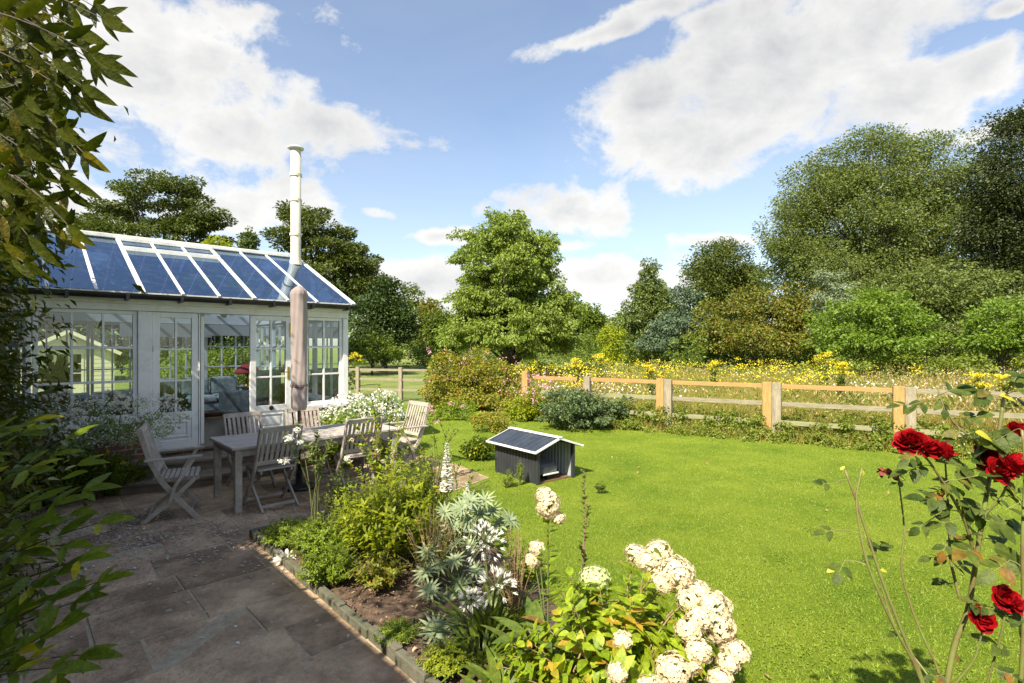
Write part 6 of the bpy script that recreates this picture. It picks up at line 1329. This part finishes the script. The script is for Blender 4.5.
# planting behind the conservatory, seen through its far windows ------------
for i, (x, y, Y, rx, h, mt, lab) in enumerate(((215, 0, 16, 1.6, 1.9, 'mid', 'flowering shrub behind the conservatory, seen through the open doorway'), (255, 0, 17, 1.4, 1.8, 'lime', 'light green shrub behind the right glazed door'), (165, 0, 17, 1.6, 2.0, 'centre', 'rounded shrub seen through the left glazed door'), (310, 0, 18, 1.5, 2.2, 'ever', 'dark shrub seen through the right conservatory window'))):
    X0 = px(x, Y); tree('garden_shrub', lab, 'shrub', X0, Y, [(0, 0, h*.45, rx, 1, h*.5), (rx*.5, 0, h*.6, rx*.5, .8, h*.4)], h*.5, .03, MT[mt], 90, .22, 6000, .08)
for i, (x, Y, rx, h, lab) in enumerate(((70, 27, 4.5, 6.5, 'dark leafy tree behind the cream summerhouse'), (150, 30, 4.5, 6.5, 'dark tree behind the left glazed door'), (215, 30, 4.5, 6.5, 'dark tree seen through the open doorway'), (275, 30, 4.5, 6.5, 'dark tree seen through the right glazed door'), (20, 26, 4, 7, 'dark tree left of the cream summerhouse'))):
    X0 = px(x, Y); tree('garden_tree', lab, 'tree', X0, Y, [(0, 0, h*.5, rx, 2.5, h*.48)], h*.6, .15, MT['ever'], 140, .6, 12000, .22, shell=.3)

# fuller planting in the bed
bushshoots('border_phlox', 'leafy green plant between lime shrub and silver leaves', 'plant', at(415, 570, 4.6), .34, .8, 80, 36, .075, .026, MT['lime'], 160)
bushshoots('border_daisy', 'grassy green plant behind the silver leaved plant', 'plant', at(470, 530, 4.9), .28, .5, 70, 26, .06, .012, MT['cover'], 161)
bushshoots('border_phlox', 'pale leafy plant in front of the table near the paving end', 'plant', at(345, 530, 5.1), .25, .62, 50, 30, .06, .02, MT['weed'], 162)
bushshoots('border_daisy', 'tall loose plant by the end of the table with yellowish leaves', 'plant', at(430, 520, 5.6), .3, .8, 50, 26, .06, .02, MT['hydleaf'], 163)
bushshoots('border_phlox', 'low green plant between the agapanthus and the lawn', 'plant', at(525, 590, 4.0), .2, .34, 60, 24, .05, .014, MT['cover'], 164)

# clover, daisies' leaves and stray leaves in the lawn
g = np.random.default_rng(170); lv = LV(); n = 150; Yc = 2.6*(13/2.6)**g.random(n); Xc = (g.random(n)*2-1)*.95*Yc; ok = inpoly(Xc, Yc, lawn_poly); Xc = Xc[ok]; Yc = Yc[ok]; n = len(Xc); m = 90; ci = np.repeat(np.arange(n), m); rr = g.uniform(.05, .26, n)[ci]
P = np.stack([Xc[ci]+g.normal(size=n*m)*rr, Yc[ci]+g.normal(size=n*m)*rr, g.uniform(.012, .026, n*m)], 1); ok = inpoly(P[:, 0], P[:, 1], lawn_poly); P = P[ok]; lv.add(P, rdir(len(P), g)*[1, 1, .3], rdir(len(P), g)*.3+[0, 0, 1], .015, .013, 'kite', .1)
props(lv.build('lawn_clover', MT['cover']), 'patches of clover and small weeds in the mown lawn', 'clover', kind='stuff')
lv = LV(); n = 60; Yc = 2.8*(12/2.8)**g.random(n); Xc = (g.random(n)*1.6-.3)*.9*Yc; ok = inpoly(Xc, Yc, lawn_poly); P = np.stack([Xc, Yc, np.full(len(Xc), .03)], 1)[ok]; lv.add(P, rdir(len(P), g)*[1, 1, .3], rdir(len(P), g)*.4+[0, 0, 1], .05, .028, 'leaf', .3)
props(lv.build('stray_leaves', MT['dry']), 'a few dry brown leaves lying on the lawn', 'leaves', kind='stuff')
